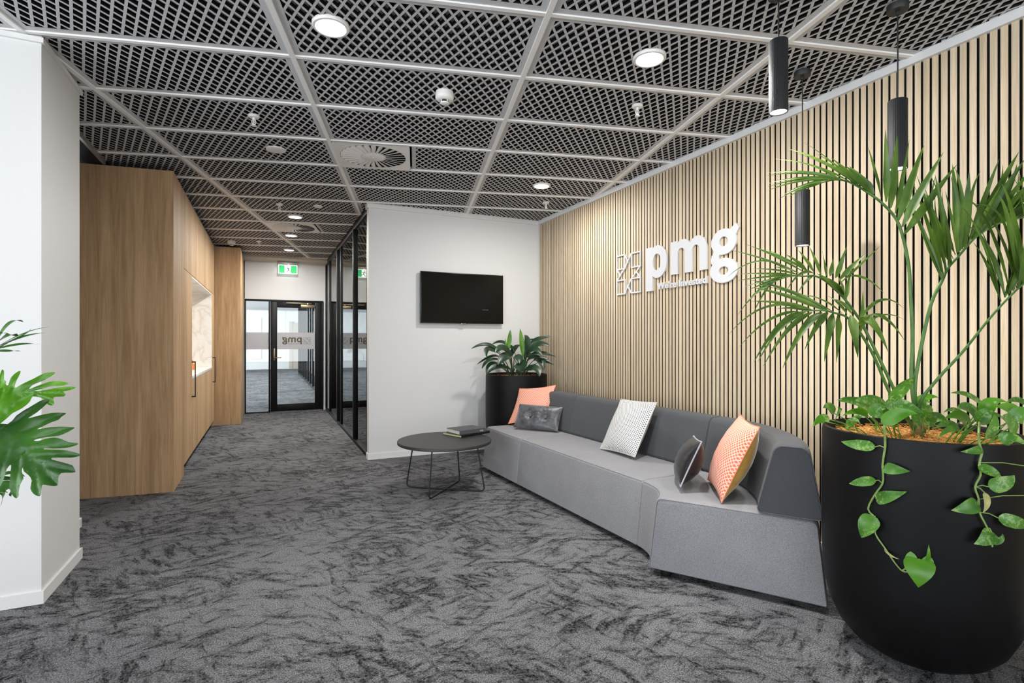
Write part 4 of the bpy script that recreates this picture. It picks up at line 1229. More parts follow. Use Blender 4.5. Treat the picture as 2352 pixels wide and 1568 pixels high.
PHILO_LEAVES=[([(-3.871,-3.905,1.089),(-3.842,-3.917,1.067),(-3.806,-3.923,1.059),(-3.79,-3.914,1.082),(-3.763,-3.906,1.105),(-3.745,-3.9,1.123),(-3.73,-3.899,1.13),(-3.722,-3.901,1.126),(-3.728,-3.905,1.115),(-3.743,-3.914,1.09),(-3.757,-3.918,1.077),(-3.761,-3.919,1.073),(-3.739,-3.919,1.079),(-3.71,-3.917,1.088),(-3.682,-3.919,1.089),(-3.679,-3.921,1.086),(-3.687,-3.924,1.077),(-3.691,-3.927,1.068),(-3.706,-3.929,1.06),(-3.726,-3.933,1.048),(-3.737,-3.934,1.042),(-3.705,-3.935,1.046),(-3.68,-3.937,1.047),(-3.654,-3.94,1.046),(-3.652,-3.941,1.043),(-3.663,-3.945,1.031),(-3.683,-3.947,1.021),(-3.704,-3.946,1.02),(-3.719,-3.946,1.019),(-3.738,-3.946,1.014),(-3.739,-3.948,1.011),(-3.729,-3.949,1.009),(-3.713,-3.948,1.015),(-3.692,-3.948,1.017),(-3.673,-3.953,1.01),(-3.657,-3.957,1.002),(-3.638,-3.96,0.999),(-3.634,-3.962,0.996),(-3.643,-3.963,0.991),(-3.661,-3.964,0.987),(-3.688,-3.962,0.987),(-3.712,-3.959,0.989),(-3.713,-3.96,0.986),(-3.691,-3.963,0.984),(-3.667,-3.965,0.981),(-3.648,-3.969,0.976),(-3.629,-3.974,0.969),(-3.624,-3.976,0.965),(-3.634,-3.977,0.961),(-3.646,-3.977,0.959),(-3.67,-3.974,0.96),(-3.689,-3.973,0.961),(-3.69,-3.974,0.957),(-3.684,-3.976,0.954),(-3.662,-3.981,0.946),(-3.644,-3.985,0.939),(-3.637,-3.988,0.934),(-3.631,-3.995,0.919),(-3.647,-3.994,0.918),(-3.663,-3.993,0.918),(-3.669,-3.998,0.906),(-3.671,-4.006,0.888),(-3.684,-4.005,0.888),(-3.699,-4.003,0.892),(-3.704,-4.004,0.89),(-3.704,-4.014,0.869),(-3.709,-4.016,0.865),(-3.721,-4.012,0.872),(-3.729,-4.005,0.886),(-3.729,-3.996,0.905),(-3.737,-3.989,0.919),(-3.749,-3.984,0.93),(-3.754,-3.978,0.941),(-3.754,-3.983,0.93),(-3.747,-3.992,0.913),(-3.753,-3.999,0.898),(-3.756,-4.007,0.88),(-3.755,-4.011,0.872),(-3.761,-4.014,0.866),(-3.771,-4.008,0.877),(-3.778,-3.998,0.897),(-3.778,-3.989,0.916),(-3.779,-3.98,0.935),(-3.781,-3.973,0.95),(-3.788,-3.978,0.939),(-3.792,-3.988,0.917),(-3.798,-3.996,0.902),(-3.807,-4.0,0.893),(-3.817,-3.993,0.907),(-3.819,-3.98,0.933),(-3.82,-3.962,0.971),(-3.833,-3.972,0.95),(-3.842,-3.984,0.925),(-3.854,-3.978,0.936),(-3.856,-3.959,0.974),(-3.852,-3.943,1.01),(-3.868,-3.931,1.034)],[(-3.875,-3.91,1.079),(-3.82,-3.932,1.037),(-3.77,-3.955,0.99),(-3.728,-3.973,0.956),(-3.691,-3.983,0.938),(-3.632,-3.994,0.92)],[((-3.82,-3.932,1.037),(-3.725,-3.901,1.125)),((-3.8,-3.942,1.017),(-3.681,-3.92,1.087)),((-3.783,-3.949,1.002),(-3.654,-3.94,1.044)),((-3.764,-3.958,0.984),(-3.637,-3.962,0.996)),((-3.744,-3.966,0.969),(-3.626,-3.975,0.965)),((-3.731,-3.972,0.958),(-3.672,-4.005,0.892)),((-3.741,-3.968,0.965),(-3.71,-4.014,0.868)),((-3.77,-3.955,0.99),(-3.762,-4.012,0.87)),((-3.797,-3.943,1.015),(-3.806,-3.998,0.897)),((-3.827,-3.929,1.042),(-3.846,-3.98,0.932))],0),([(-3.838,-3.994,1.021),(-3.821,-3.983,1.05),(-3.804,-3.977,1.066),(-3.78,-3.969,1.092),(-3.762,-3.964,1.108),(-3.751,-3.959,1.125),(-3.742,-3.954,1.139),(-3.741,-3.952,1.146),(-3.746,-3.951,1.148),(-3.76,-3.953,1.14),(-3.77,-3.955,1.131),(-3.777,-3.957,1.125),(-3.781,-3.951,1.141),(-3.782,-3.945,1.158),(-3.788,-3.94,1.17),(-3.793,-3.941,1.166),(-3.796,-3.945,1.155),(-3.799,-3.947,1.149),(-3.803,-3.945,1.153),(-3.806,-3.942,1.163),(-3.812,-3.939,1.168),(-3.817,-3.941,1.163),(-3.824,-3.944,1.153),(-3.834,-3.938,1.167),(-3.847,-3.94,1.16),(-3.852,-3.95,1.133),(-3.864,-3.959,1.106),(-3.866,-3.975,1.066)],[(-3.863,-3.991,1.026),(-3.836,-3.979,1.057),(-3.813,-3.967,1.093),(-3.795,-3.955,1.127),(-3.788,-3.941,1.167)],[((-3.836,-3.979,1.057),(-3.743,-3.952,1.146)),((-3.813,-3.967,1.093),(-3.812,-3.94,1.166)),((-3.822,-3.972,1.077),(-3.835,-3.939,1.164)),((-3.836,-3.979,1.057),(-3.863,-3.96,1.104))],1),([(-3.946,-3.677,1.053),(-3.935,-3.655,1.123),(-3.928,-3.641,1.172),(-3.924,-3.632,1.203),(-3.92,-3.631,1.207),(-3.914,-3.635,1.196),(-3.911,-3.643,1.174),(-3.904,-3.645,1.168),(-3.904,-3.648,1.158),(-3.898,-3.65,1.155),(-3.892,-3.643,1.179),(-3.88,-3.639,1.198),(-3.872,-3.64,1.201),(-3.872,-3.645,1.183),(-3.878,-3.652,1.159),(-3.877,-3.655,1.146),(-3.865,-3.656,1.151),(-3.833,-3.654,1.172),(-3.807,-3.652,1.19),(-3.779,-3.655,1.195),(-3.775,-3.656,1.191),(-3.785,-3.658,1.182),(-3.812,-3.659,1.165),(-3.832,-3.66,1.152),(-3.839,-3.662,1.14),(-3.817,-3.662,1.15),(-3.797,-3.663,1.159),(-3.773,-3.664,1.165),(-3.748,-3.669,1.162),(-3.732,-3.673,1.155),(-3.747,-3.672,1.15),(-3.772,-3.669,1.149),(-3.789,-3.668,1.146),(-3.806,-3.667,1.139),(-3.826,-3.666,1.134),(-3.802,-3.669,1.135),(-3.775,-3.671,1.142),(-3.747,-3.674,1.145),(-3.715,-3.678,1.145),(-3.71,-3.68,1.142),(-3.725,-3.68,1.134),(-3.746,-3.678,1.13),(-3.74,-3.681,1.123),(-3.744,-3.683,1.114),(-3.765,-3.681,1.113),(-3.77,-3.682,1.106),(-3.767,-3.687,1.09),(-3.777,-3.687,1.086),(-3.788,-3.684,1.092),(-3.792,-3.68,1.103),(-3.807,-3.675,1.112),(-3.827,-3.671,1.116),(-3.833,-3.675,1.1),(-3.851,-3.68,1.078),(-3.876,-3.681,1.063),(-3.907,-3.683,1.047)],[(-3.968,-3.684,1.023),(-3.929,-3.674,1.067),(-3.893,-3.668,1.098),(-3.856,-3.665,1.125),(-3.816,-3.667,1.136),(-3.715,-3.679,1.143)],[((-3.929,-3.674,1.067),(-3.92,-3.632,1.205)),((-3.911,-3.671,1.083),(-3.874,-3.64,1.198)),((-3.893,-3.668,1.098),(-3.777,-3.656,1.192)),((-3.874,-3.666,1.111),(-3.735,-3.673,1.155)),((-3.849,-3.665,1.128),(-3.743,-3.681,1.121)),((-3.836,-3.665,1.132),(-3.772,-3.687,1.089))],1)]
PHILO=[([(-3.982,-3.724,1.219),(-3.925,-3.717,1.257),(-3.896,-3.713,1.281),(-3.878,-3.711,1.293)],[(-3.913,-3.716,1.265,-3.871,-3.732,1.35,-3.845,-3.695,1.361,0.0247),(-3.903,-3.712,1.281,-3.823,-3.746,1.326,-3.771,-3.71,1.346,0.0058),(-3.897,-3.712,1.285,-3.829,-3.748,1.318,-3.823,-3.705,1.339,0.009),(-3.896,-3.713,1.281,-3.828,-3.749,1.313,-3.781,-3.715,1.326,0.0123),(-3.908,-3.714,1.273,-3.836,-3.756,1.289,-3.794,-3.724,1.289,0.0107),(-3.914,-3.715,1.269,-3.862,-3.759,1.269,-3.842,-3.724,1.267,0.0099),(-3.909,-3.71,1.285,-3.867,-3.743,1.317,-3.854,-3.708,1.314,0.0247),(-3.933,-3.695,1.326,-3.887,-3.738,1.325,-3.881,-3.702,1.324,0.0082)],0.005,0),([(-3.988,-3.708,0.869),(-3.924,-3.721,0.845),(-3.891,-3.729,0.831),(-3.871,-3.734,0.822)],[(-3.911,-3.724,0.84,-3.859,-3.768,0.845,-3.86,-3.739,0.81,0.0392),(-3.904,-3.726,0.836,-3.87,-3.772,0.831,-3.883,-3.746,0.782,0.0261),(-3.918,-3.721,0.848,-3.864,-3.753,0.886,-3.832,-3.723,0.865,0.0174),(-3.913,-3.716,0.862,-3.875,-3.757,0.872,-3.833,-3.726,0.856,0.0174),(-3.924,-3.721,0.845,-3.898,-3.775,0.816,-3.92,-3.747,0.772,0.0348)],0.005,0)]

# ================================================================== TELEVISION
t = thing('television', 'wall mounted black flat television on the white wall', 'television', (-1.035, -.03, 1.80))
b = BM(); rbox(b, -1.547, -.523, -.062, -.030, 1.508, 2.098, .004)
obj('casing', b, M['bezel'], t, True)
b = BM(); rbox(b, -1.538, -.532, -.0635, -.060, 1.520, 2.090, .001, 1)
obj('screen', b, M['screen'], t, True)
b = BM(); rbox(b, -1.25, -.82, -.030, -.0005, 1.65, 1.95, .004)
obj('wall_bracket', b, M['black'], t, True)


def walltext(s, size, x, z, y, mat, parent, ext=.0006, off=0.0, name='lettering'):
    bm = textbm(s, size, ext, off)
    bm.transform(Matrix.Translation((x, y, z)) @ Matrix.Rotation(PI / 2, 4, 'X'))
    return obj(name, bm, mat, parent, True, flip=False)


walltext('SAMSUNG', .017, -.795, 1.668, -.0645, M['dimtext'], t)
b = BM(); rbox(b, -1.063, -1.007, -.064, -.055, 1.498, 1.509, .002)
lg = obj('logo_plate', b, M['chrome'], t, True)
walltext('SAMSUNG', .009, -1.058, 1.500, -.0648, M['bezel'], t)

# ================================================================== WALL LETTERING
LX = -.017     # front face of the letters


def ell(c, rx, ry, n=40, a0=0.0, a1=2 * PI):
    return [(c[0] + rx * math.cos(a0 + (a1 - a0) * i / n), c[1] + ry * math.sin(a0 + (a1 - a0) * i / n)) for i in range(n + (0 if abs(a1 - a0 - 2 * PI) < 1e-6 else 1))]


def ring(bm, fn, co, ro, ci, ri, d0, d1, n=48, a0=0.0, a1=2 * PI):
    closed = abs(a1 - a0 - 2 * PI) < 1e-6
    o = ell(co, ro[0], ro[1], n, a0, a1)
    i_ = ell(ci, ri[0], ri[1], n, a0, a1)
    V = {}
    for key, pts in (('o', o), ('i', i_)):
        for d in (d0, d1):
            V[key, d] = [bm.verts.new(fn(p[0], p[1], d)) for p in pts]
    m = len(o)
    for k in range(m if closed else m - 1):
        q = (k + 1) % m
        bm.faces.new((V['o', d0][k], V['o', d0][q], V['i', d0][q], V['i', d0][k]))
        bm.faces.new((V['o', d1][k], V['i', d1][k], V['i', d1][q], V['o', d1][q]))
        bm.faces.new((V['o', d0][k], V['o', d1][k], V['o', d1][q], V['o', d0][q]))
        bm.faces.new((V['i', d0][k], V['i', d0][q], V['i', d1][q], V['i', d1][k]))
    if not closed:
        for k in (0, m - 1):
            bm.faces.new((V['o', d0][k], V['i', d0][k], V['i', d1][k], V['o', d1][k]))


def letter(ch, fn, d0, d1):
    bm = BM()
    base = d0
    step = (d1 - d0) * .03

    def nxt():
        nonlocal d0
        d0 = d0 + step
    if ch == 'p':
        prism(bm, [(2.098, 1.749), (2.186, 1.749), (2.186, 2.137), (2.098, 2.137)], d0, d1, fn)
        nxt()
        ring(bm, fn, (2.250, 2.0), (.122, .143), (2.243, 1.9985), (.052, .0735), d0, d1)
    elif ch == 'm':
        for s0, s1, top in ((2.420, 2.502, 2.137), (2.5855, 2.666, 2.035), (2.748, 2.825, 2.035)):
            prism(bm, [(s0, 1.862), (s1, 1.862), (s1, top), (s0, top)], d0, d1, fn)
        nxt()
        ring(bm, fn, (2.566, 2.030), (.100, .112), (2.544, 2.030), (.042, .043), d0, d1, 32, 0, PI)
        nxt()
        ring(bm, fn, (2.725, 2.030), (.100, .113), (2.707, 2.030), (.041, .043), d0, d1, 32, 0, PI)
    elif ch == 'g':
        ring(bm, fn, (2.991, 2.048), (.121, .097), (2.991, 2.051), (.041, .036), d0, d1)
        ring(bm, fn, (2.991, 1.832), (.133, .093), (2.991, 1.831), (.046, .031), d0, d1)
        nxt()
        prism(bm, [(3.020, 2.118), (3.060, 2.080), (3.090, 2.062), (3.136, 2.129), (3.102, 2.168), (3.060, 2.135)][::1], d0, d1, fn)
        prism(bm, [(2.905, 1.99), (2.876, 1.955), (2.867, 1.925), (2.872, 1.898), (2.890, 1.872), (2.935, 1.885), (2.950, 1.915), (2.943, 1.940), (2.955, 1.963)], d0, d1, fn)
    return bm


EMB = [[(1.651, 2.131), (1.776, 2.131), (1.776, 1.999), (1.651, 1.999), (1.651, 2.131)],
       [(1.776, 2.128), (1.826, 2.064)], [(1.876, 2.125), (1.776, 1.999)],
       [(1.876, 2.127), (2.010, 2.127), (2.010, 1.995), (1.880, 1.995), (1.880, 2.127)],
       [(1.651, 1.999), (1.704, 1.945)], [(1.776, 1.999), (1.651, 1.893)],
       [(1.651, 1.891), (1.778, 1.891), (1.778, 1.757), (1.651, 1.757), (1.651, 1.891)],
       [(2.010, 1.995), (1.880, 1.889)], [(2.010, 1.889), (1.958, 1.942)],
       [(1.878, 1.889), (2.010, 1.889), (2.010, 1.756), (1.880, 1.756), (1.880, 1.889)],
       [(1.876, 1.889), (1.778, 1.759)], [(1.878, 1.757), (1.828, 1.815)]]


def emblem(fn, d0, d1, w=.0115):
    bm = BM()
    for line in EMB:
        for p, q in zip(line, line[1:]):
            dx, dy = q[0] - p[0], q[1] - p[1]
            L = math.hypot(dx, dy)
            ux, uy = dx / L, dy / L
            h = w / 2
            he = h * .93
            d0 += (d1 - d0) * .004
            prism(bm, [(p[0] - ux * he - uy * h, p[1] - uy * he + ux * h), (p[0] - ux * he + uy * h, p[1] - uy * he - ux * h),
                       (q[0] + ux * he + uy * h, q[1] + uy * he - ux * h), (q[0] + ux * he - uy * h, q[1] + uy * he + ux * h)], d0, d1, fn)
    return bm


t = thing('wall_sign', 'raised white letters and linked squares emblem on the slatted wall', 'sign', (-.012, -2.39, 1.94))
sgn = lambda s, z, d: (d, -s, z)
for ch in 'pmg':
    obj('letter', letter(ch, sgn, LX, -.002), M['logo'], t, True, flip=True)
obj('emblem', emblem(sgn, LX + .004, -.002), M['logo'], t, True)
tb = textbm("We're Invested", .0785, .009, .0022)
xs = [v.co.x for v in tb.verts]
sc = .578 / (max(xs) - min(xs))
tb.transform(Matrix.Translation((LX + .009, -2.245, 1.756)) @ Matrix.Rotation(-PI / 2, 4, 'Z') @ Matrix.Rotation(PI / 2, 4, 'X') @ Matrix.Scale(sc, 4, (1, 0, 0)) @ Matrix.Translation((-min(xs), 0, 0)))
obj('tagline', tb, M['logo'], t, True, flip=False)

# the same mark in bronze on the door's frosted band, read from the other side
dm = lambda s, z, d: (-2.527 - (s - 2.098) * .33, d, 1.312 + (z - 1.95) * .33)
bm = BM()
for ch in 'pmg':
    merge(bm, letter(ch, dm, FY + .0035, FY + .005))
obj('lettering', bm, M['brown'], dt, True)
obj('emblem', emblem(dm, FY + .0035, FY + .005, .012), M['brown'], dt, True)
tb = textbm("We're Invested", .026, .0006, .0003)
xs = [v.co.x for v in tb.verts]
sc = .19 / (max(xs) - min(xs))
tb.transform(Matrix.Translation((-2.577, FY + .004, 1.249)) @ Matrix.Scale(-1, 4, (1, 0, 0)) @ Matrix.Rotation(PI / 2, 4, 'X') @ Matrix.Scale(sc, 4, (1, 0, 0)) @ Matrix.Translation((-min(xs), 0, 0)))
obj('lettering', tb, M['brown'], dt, True, flip=False)

# ================================================================== SOFA
SL = Vector((-1.150, -.951, 0))
S2 = Vector((-1.051, -3.277, 0))
sd = (S2 - SL).normalized()
sn = Vector((-sd.y, sd.x, 0))           # towards the slatted wall
RI = .33
SC = S2 - sn * RI


def station(s):
    """base point on the front line and the outward normal at run length s"""
    L = (S2 - SL).length
    if s <= L:
        return SL + sd * s, sn
    a = -(s - L) / RI
    n = Matrix.Rotation(a, 3, 'Z') @ sn
    return SC + n * RI, n


def roundpoly(pts, rs, seg=5):
    out = []
    N = len(pts)
    for i in range(N):
        p, a, c = Vector(pts[i]), Vector(pts[i - 1]), Vector(pts[(i + 1) % N])
        r = rs[i]
        if r <= 0:
            out.append(p); continue
        u, v = (a - p).normalized(), (c - p).normalized()
        ang = u.angle(v)
        d = r / math.tan(ang / 2)
        cen = p + (u + v).normalized() * (r / math.sin(ang / 2))
        s, e = p + u * d - cen, p + v * d - cen
        a0, a1 = math.atan2(s.y, s.x), math.atan2(e.y, e.x)
        dA = (a1 - a0 + PI) % (2 * PI) - PI
        for k in range(seg + 1):
            t_ = a0 + dA * k / seg
            out.append(cen + Vector((math.cos(t_), math.sin(t_))) * r)
    return out


SEATP = roundpoly([(0, .035), (.864, .032), (.822, .435), (.045, .435)], [.006, .006, .03, .03])
BACKP = roundpoly([(.548, .436), (.845, .436), (.785, .787), (.632, .787)], [.02, .02, .045, .05])


def sweep(prof, s0, s1, n, inset=.006):
    bm = BM()
    cx = sum(p.x for p in prof) / len(prof)
    cz = sum(p.y for p in prof) / len(prof)
    st = [(s0, inset), (s0 + .003, .0018), (s0 + .009, 0)] + [(s0 + .009 + (s1 - s0 - .018) * k / n, 0) for k in range(1, n)] + [(s1 - .009, 0), (s1 - .003, .0018), (s1, inset)]
    rings = []
    for s, ins in st:
        base, nr = station(s)
        ring_ = []
        for p in prof:
            dx, dz = cx - p.x, cz - p.y
            q = Vector((p.x + (ins if dx > 0 else -ins) * (1 if abs(dx) > .02 else 0), p.y + (ins if dz > 0 else -ins)))
            v = base + nr * q.x
            ring_.append(bm.verts.new((v.x, v.y, q.y)))
        rings.append(ring_)
    m = len(prof)
    for a, c in zip(rings, rings[1:]):
        for i in range(m):
            bm.faces.new((a[i], a[(i + 1) % m], c[(i + 1) % m], c[i]))
    bm.faces.new(rings[0][::-1])
    bm.faces.new(rings[-1])
    return bm


LS = (S2 - SL).length
cuts = [0.0, .735, LS, LS + math.radians(58.5) * RI]
t = thing('sofa', 'long curved modular sofa, light grey seat and charcoal back', 'sofa', tuple((SL + S2) / 2 + sn * .43))
for i in range(3):
    a, c = cuts[i] + .0008, cuts[i + 1] - .0008
    n = 6 if i < 2 else 22
    seat = obj('seat', sweep(SEATP, a, c, n), M['seat'], t, True, angle=50)
    back = obj('backrest', sweep(BACKP, a, c, n), M['back'], t, True, angle=50)
    # stitched seams: along the front top edge, and round the back's edges
    for par, pts in ((seat, [tuple(SEATP[21])]), (back, [tuple(BACKP[20]), tuple(BACKP[14])])):
        for (nx, z) in pts:
            line = []
            for k in range(25):
                base, nr = station(a + .01 + (c - a - .02) * k / 24)
                v = base + nr * nx
                line.append((v.x, v.y, z))
            bm = BM(); tube(bm, line, .0016, 5)
            obj('stitching', bm, M['seam'], par, True)
# piping round the cut end
for prof, par in ((SEATP, seat), (BACKP, back)):
    base, nr = station(cuts[3])
    cx = sum(p.x for p in prof) / len(prof); cz = sum(p.y for p in prof) / len(prof)
    line = []
    for p in list(prof) + [prof[0]]:
        v = base + nr * (p.x + (cx - p.x) * .018)
        line.append((v.x, v.y, p.y + (cz - p.y) * .03))
    bm = BM(); tube(bm, line, .0014, 5)
    obj('stitching', bm, M['seam'], par, True)
for s, nx in ((.06, .07), (.06, .78), (.735, .07), (.735, .78), (LS - .03, .07), (LS - .03, .78), (cuts[3] - .035, .09), (cuts[3] - .03, .79)):
    base, nr = station(s)
    v = base + nr * nx
    bm = BM(); lathe(bm, [(.026, 0), (.03, .006), (.03, .036)], 20, (v.x, v.y))
    obj('foot', bm, M['black'], t, True)

# ================================================================== CUSHIONS


def cushion_bm(w, h, th, side, n=22, sag=.035, tufts=(), pleat=0.0):
    """one face of a stuffed cushion in its own plane; side=+1 front, -1 back"""
    bm = BM()
    g = []
    for j in range(n + 1):
        row = []
        for i in range(n + 1):
            u, v = 2 * i / n - 1, 2 * j / n - 1
            # edges pulled in between the corners
            x = u * w / 2 * (1 - sag * (1 - v * v) * abs(u) ** 3)
            y = v * h / 2 * (1 - sag * (1 - u * u) * abs(v) ** 3)
            e = (max(0, math.cos(u * PI / 2)) * max(0, math.cos(v * PI / 2))) ** .55
            z = th / 2 * e
            for tx, ty in tufts:
                d = math.hypot(x - tx, y - ty)
                z -= th * .42 * math.exp(-(d / .038) ** 2) * (1 if z > 0 else 0)
                ang = math.atan2(y - ty, x - tx)
                z += .0075 * math.sin(ang * 13 + tx * 30) * math.exp(-((d - .045) / .035) ** 2) * e
            if pleat:
                z += pleat * math.sin(v * 19 + 2 * u) * e * (.4 + .6 * abs(u))
            row.append(bm.verts.new((x, y, side * max(z, 0) + 0.0)))
        g.append(row)
    for j in range(n):
        for i in range(n):
            q = (g[j][i], g[j][i + 1], g[j + 1][i + 1], g[j + 1][i])
            bm.faces.new(q if side > 0 else q[::-1])
    return bm


def edge_line(w, h, sag=.035, n=14):
    pts = []
    for (a, b_) in (((-1, -1), (1, -1)), ((1, -1), (1, 1)), ((1, 1), (-1, 1)), ((-1, 1), (-1, -1))):
        for k in range(n):
            u = a[0] + (b_[0] - a[0]) * k / n
            v = a[1] + (b_[1] - a[1]) * k / n
            pts.append((u * w / 2 * (1 - sag * (1 - v * v) * abs(u) ** 3), v * h / 2 * (1 - sag * (1 - u * u) * abs(v) ** 3), 0))
    pts.append(pts[0])
    return pts


def frame(c, wv, uv):
    wv, uv = Vector(wv).normalized(), Vector(uv).normalized()
    nv = wv.cross(uv).normalized()
    m = Matrix((wv, uv, nv)).transposed().to_4x4()
    m.translation = Vector(c)
    return m


def cushion(name, label, c, wv, uv, w, h, th, mf, mb, mp, tufts=(), pleat=0.0, sag=.035):
    t = thing(name, label, 'cushion', mat=frame(c, wv, uv))
    obj('front_cover', cushion_bm(w, h, th, 1, 32 if tufts else 22, sag, tufts, pleat), mf, t, angle=80, flip=False)
    obj('back_cover', cushion_bm(w, h, th * 1.35, -1, 22, sag, (), pleat), mb, t, angle=80, flip=False)
    bm = BM(); tube(bm, edge_line(w, h, sag), .003 if mp is not M['piping'] else .0045, 6)
    obj('piping', bm, mp, t)
    for tx, ty in tufts:
        bm = BM(); lathe(bm, [(0, .012), (.009, .010), (.012, .003), (.01, -.004)], 16, (tx, ty))
        for v in bm.verts:
            v.co.z += .014
        obj('button', bm, mf, t)
    return t


OP = plain('orange_piping', '#d9845f', .8)
cushion('cushion', 'orange lattice cushion at the far end of the sofa, leaning behind grey velvet', (-.643, -1.066, .650), (.532, -.837, .131), (.496, .433, .753), .45, .45, .13, M['orange_lattice'], M['mustard'], OP, sag=.085)
cushion('cushion', 'grey velvet oblong cushion with two buttons', (-.730, -1.360, .560), (.633, -.774, -.013), (.42, .33, .845), .46, .25, .10, M['velvet'], M['velvet'], M['velvet'], tufts=((-.075, .0), (.085, -.005)), sag=.03)
cushion('cushion', 'grey and white lattice cushion alone in the middle of the sofa', (-.605, -2.603, .645), (-.03, -.985, .02), (.470, .06, .880), .44, .44, .13, M['grey_lattice'], M['linen'], M['linen'], sag=.04)
cushion('cushion', 'large orange lattice cushion with mustard back at the near end of the sofa', (-.735, -3.725, .652), (-.588, -.809, -.02), (.33, -.26, .905), .45, .45, .15, M['orange_lattice'], M['mustard'], OP, pleat=.0015, sag=.08)
cushion('cushion', 'dark velvet cushion with silver piping against the near orange one', (-.825, -3.475, .585), (-.594, -.795, .10), (.36, -.20, .905), .40, .28, .13, M['darkvelvet'], M['darkvelvet'], M['piping'], pleat=.003, sag=.05)

# ================================================================== ROUND TABLE AND BOOKS
TC = (-1.715, -1.480)
t = thing('coffee_table', 'round black coffee table on crossed wire legs', 'table', (TC[0], TC[1], 0))
b = BM(); lathe(b, [(0, .414), (.402, .414), (.407, .417), (.408, .436), (.405, .440), (0, .440)], 96, TC)
obj('tabletop', b, M['tabletop'], t, True)
for p, q in (((-2.001, -1.255), (-1.421, -1.690)), ((-1.926, -1.718), (-1.500, -1.260))):
    p, q = Vector((p[0], p[1], .007)), Vector((q[0], q[1], .007))
    c = Vector((TC[0], TC[1], 0))

    def topof(f):
        v = c + (Vector((f.x, f.y, 0)) - c) * .80
        return Vector((v.x, v.y, .414))
    d = (q - p).normalized()
    tp, tq = topof(p), topof(q)
    up, uq = (tp - p).normalized(), (tq - q).normalized()
    arc = []
    pts = [tp, p + up * .05, p + up * .022 + d * .004, p + up * .006 + d * .016, p + d * .045, p + d * .12, (p + q) / 2, q - d * .12, q - d * .045, q + uq * .006 - d * .016, q + uq * .022 - d * .004, q + uq * .05, tq]
    b = BM(); tube(b, pts, .0062, 10)
    obj('leg', b, M['black'], t, True)


def book(label, loc, rz, w, d, th, mc, mp, spine=None):
    """w along the spine, d across; spine faces local -y"""
    t = thing('book', label, 'book', loc, rotz=rz, group='books on the round table')
    ct = .003
    b = BM()
    rbox(b, -w / 2, w / 2, -d / 2, d / 2, 0, ct, .001, 1)
    rbox(b, -w / 2, w / 2, -d / 2, d / 2, th - ct, th, .001, 1)
    rbox(b, -w / 2, w / 2, -d / 2, -d / 2 + ct, 0, th, .001, 1)
    obj('cover', b, mc, t)
    b = BM(); box(b, -w / 2 + .004, w / 2 - .004, -d / 2 + ct, d / 2 - .004, ct, th - ct)
    obj('page_block', b, mp, t)
    if spine:
        tb = textbm(spine[0], spine[1], .0004)
        tb.transform(Matrix.Translation((spine[2], -d / 2 - .0006, spine[3])) @ Matrix.Rotation(PI / 2, 4, 'X'))
        obj('spine_lettering', tb, M['logo'], t, flip=False)
    return t


book('thin black book lying under the charcoal book', (-1.443, -1.285, .4402), math.radians(22), .355, .26, .021, M['bookb'], M['yellowp'])
book('thick charcoal book on top of the thin black one', (-1.452, -1.300, .4615), math.radians(13), .285, .225, .036, M['bookc'], M['paper'], ('amy', .022, .080, .012))

# ================================================================== PLANTS


def bez(b, c, t, k):
    # c is a point the curve passes near its middle
    c2 = c * 2 - (b + t) * .5
    return b * (1 - k) ** 2 + c2 * 2 * k * (1 - k) + t * k * k, ((c2 - b) * (1 - k) + (t - c2) * k)


def blade(bm, b, c, t, w, prof, face, fold=.25, n=9):
    """a leaf blade: mid-rib from b past c to t, half-width w*prof(k)/2, folded along the rib"""
    b, c, t = Vector(b), Vector(c), Vector(t)
    rows = []
    for i in range(n + 1):
        k = i / n
        p, tg = bez(b, c, t, k)
        tg.normalize()
        s = tg.cross(face)
        if s.length < .05:
            s = tg.cross(Vector((0, 0, 1)))
        s.normalize()
        nr = s.cross(tg).normalized()
        hw = w / 2 * max(prof(k), .02)
        row = []
        for f in (-1, -.5, 0, .5, 1):
            row.append(bm.verts.new(p + s * hw * f + nr * hw * fold * (abs(f) ** 1.4)))
        rows.append(row)
    for a, d in zip(rows, rows[1:]):
        for i in range(4):
            bm.faces.new((a[i], a[i + 1], d[i + 1], d[i]))


def prof_strap(k):
    return (.2 + .8 * min(1, k / .25)) * (1 - max(0, (k - .22) / .78)) ** .8


def prof_oval(k):
    return math.sin(PI * min(1, k * .94 + .05)) ** .75 if k < .97 else .06


def prof_heart(k):
    pts = ((0, .30), (.05, .72), (.14, .95), (.26, 1.0), (.42, .93), (.60, .72), (.78, .43), (.92, .17), (1, .02))
    for (a, x), (c, y_) in zip(pts, pts[1:]):
        if k <= c:
            return x + (y_ - x) * (k - a) / (c - a)
    return 0


def prof_wide(k):
    pts = ((0, .70), (.06, .9), (.16, 1.0), (.32, .95), (.52, .72), (.75, .38), (.9, .15), (1, .02))
    for (a, x), (c, y_) in zip(pts, pts[1:]):
        if k <= c:
            return x + (y_ - x) * (k - a) / (c - a)
    return 0


def prof_lobe(k):
    pts = ((0, .55), (.2, .9), (.4, 1.0), (.62, .82), (.8, .62), (.92, .36), (1, .05))
    for (a, x), (c, y_) in zip(pts, pts[1:]):
        if k <= c:
            return x + (y_ - x) * (k - a) / (c - a)
    return 0


def facing(sp=.35, up=.5):
    return (TO_CAM * .85 + Vector((random.uniform(-sp, sp), random.uniform(-sp, sp), up + random.uniform(-sp, sp)))).normalized()


POTPROF = lambda R: [(0, .003), (R * .42, .0), (R * .55, .010), (R * .70, .045), (R * .82, .095), (R * .91, .165), (R * .965, .245), (R * .99, .34), (R, .45), (R, .70), (R * .995, .905), (R * .985, .925), (R * .955, .928), (R * .935, .915), (R * .93, .86), (0, .85)]


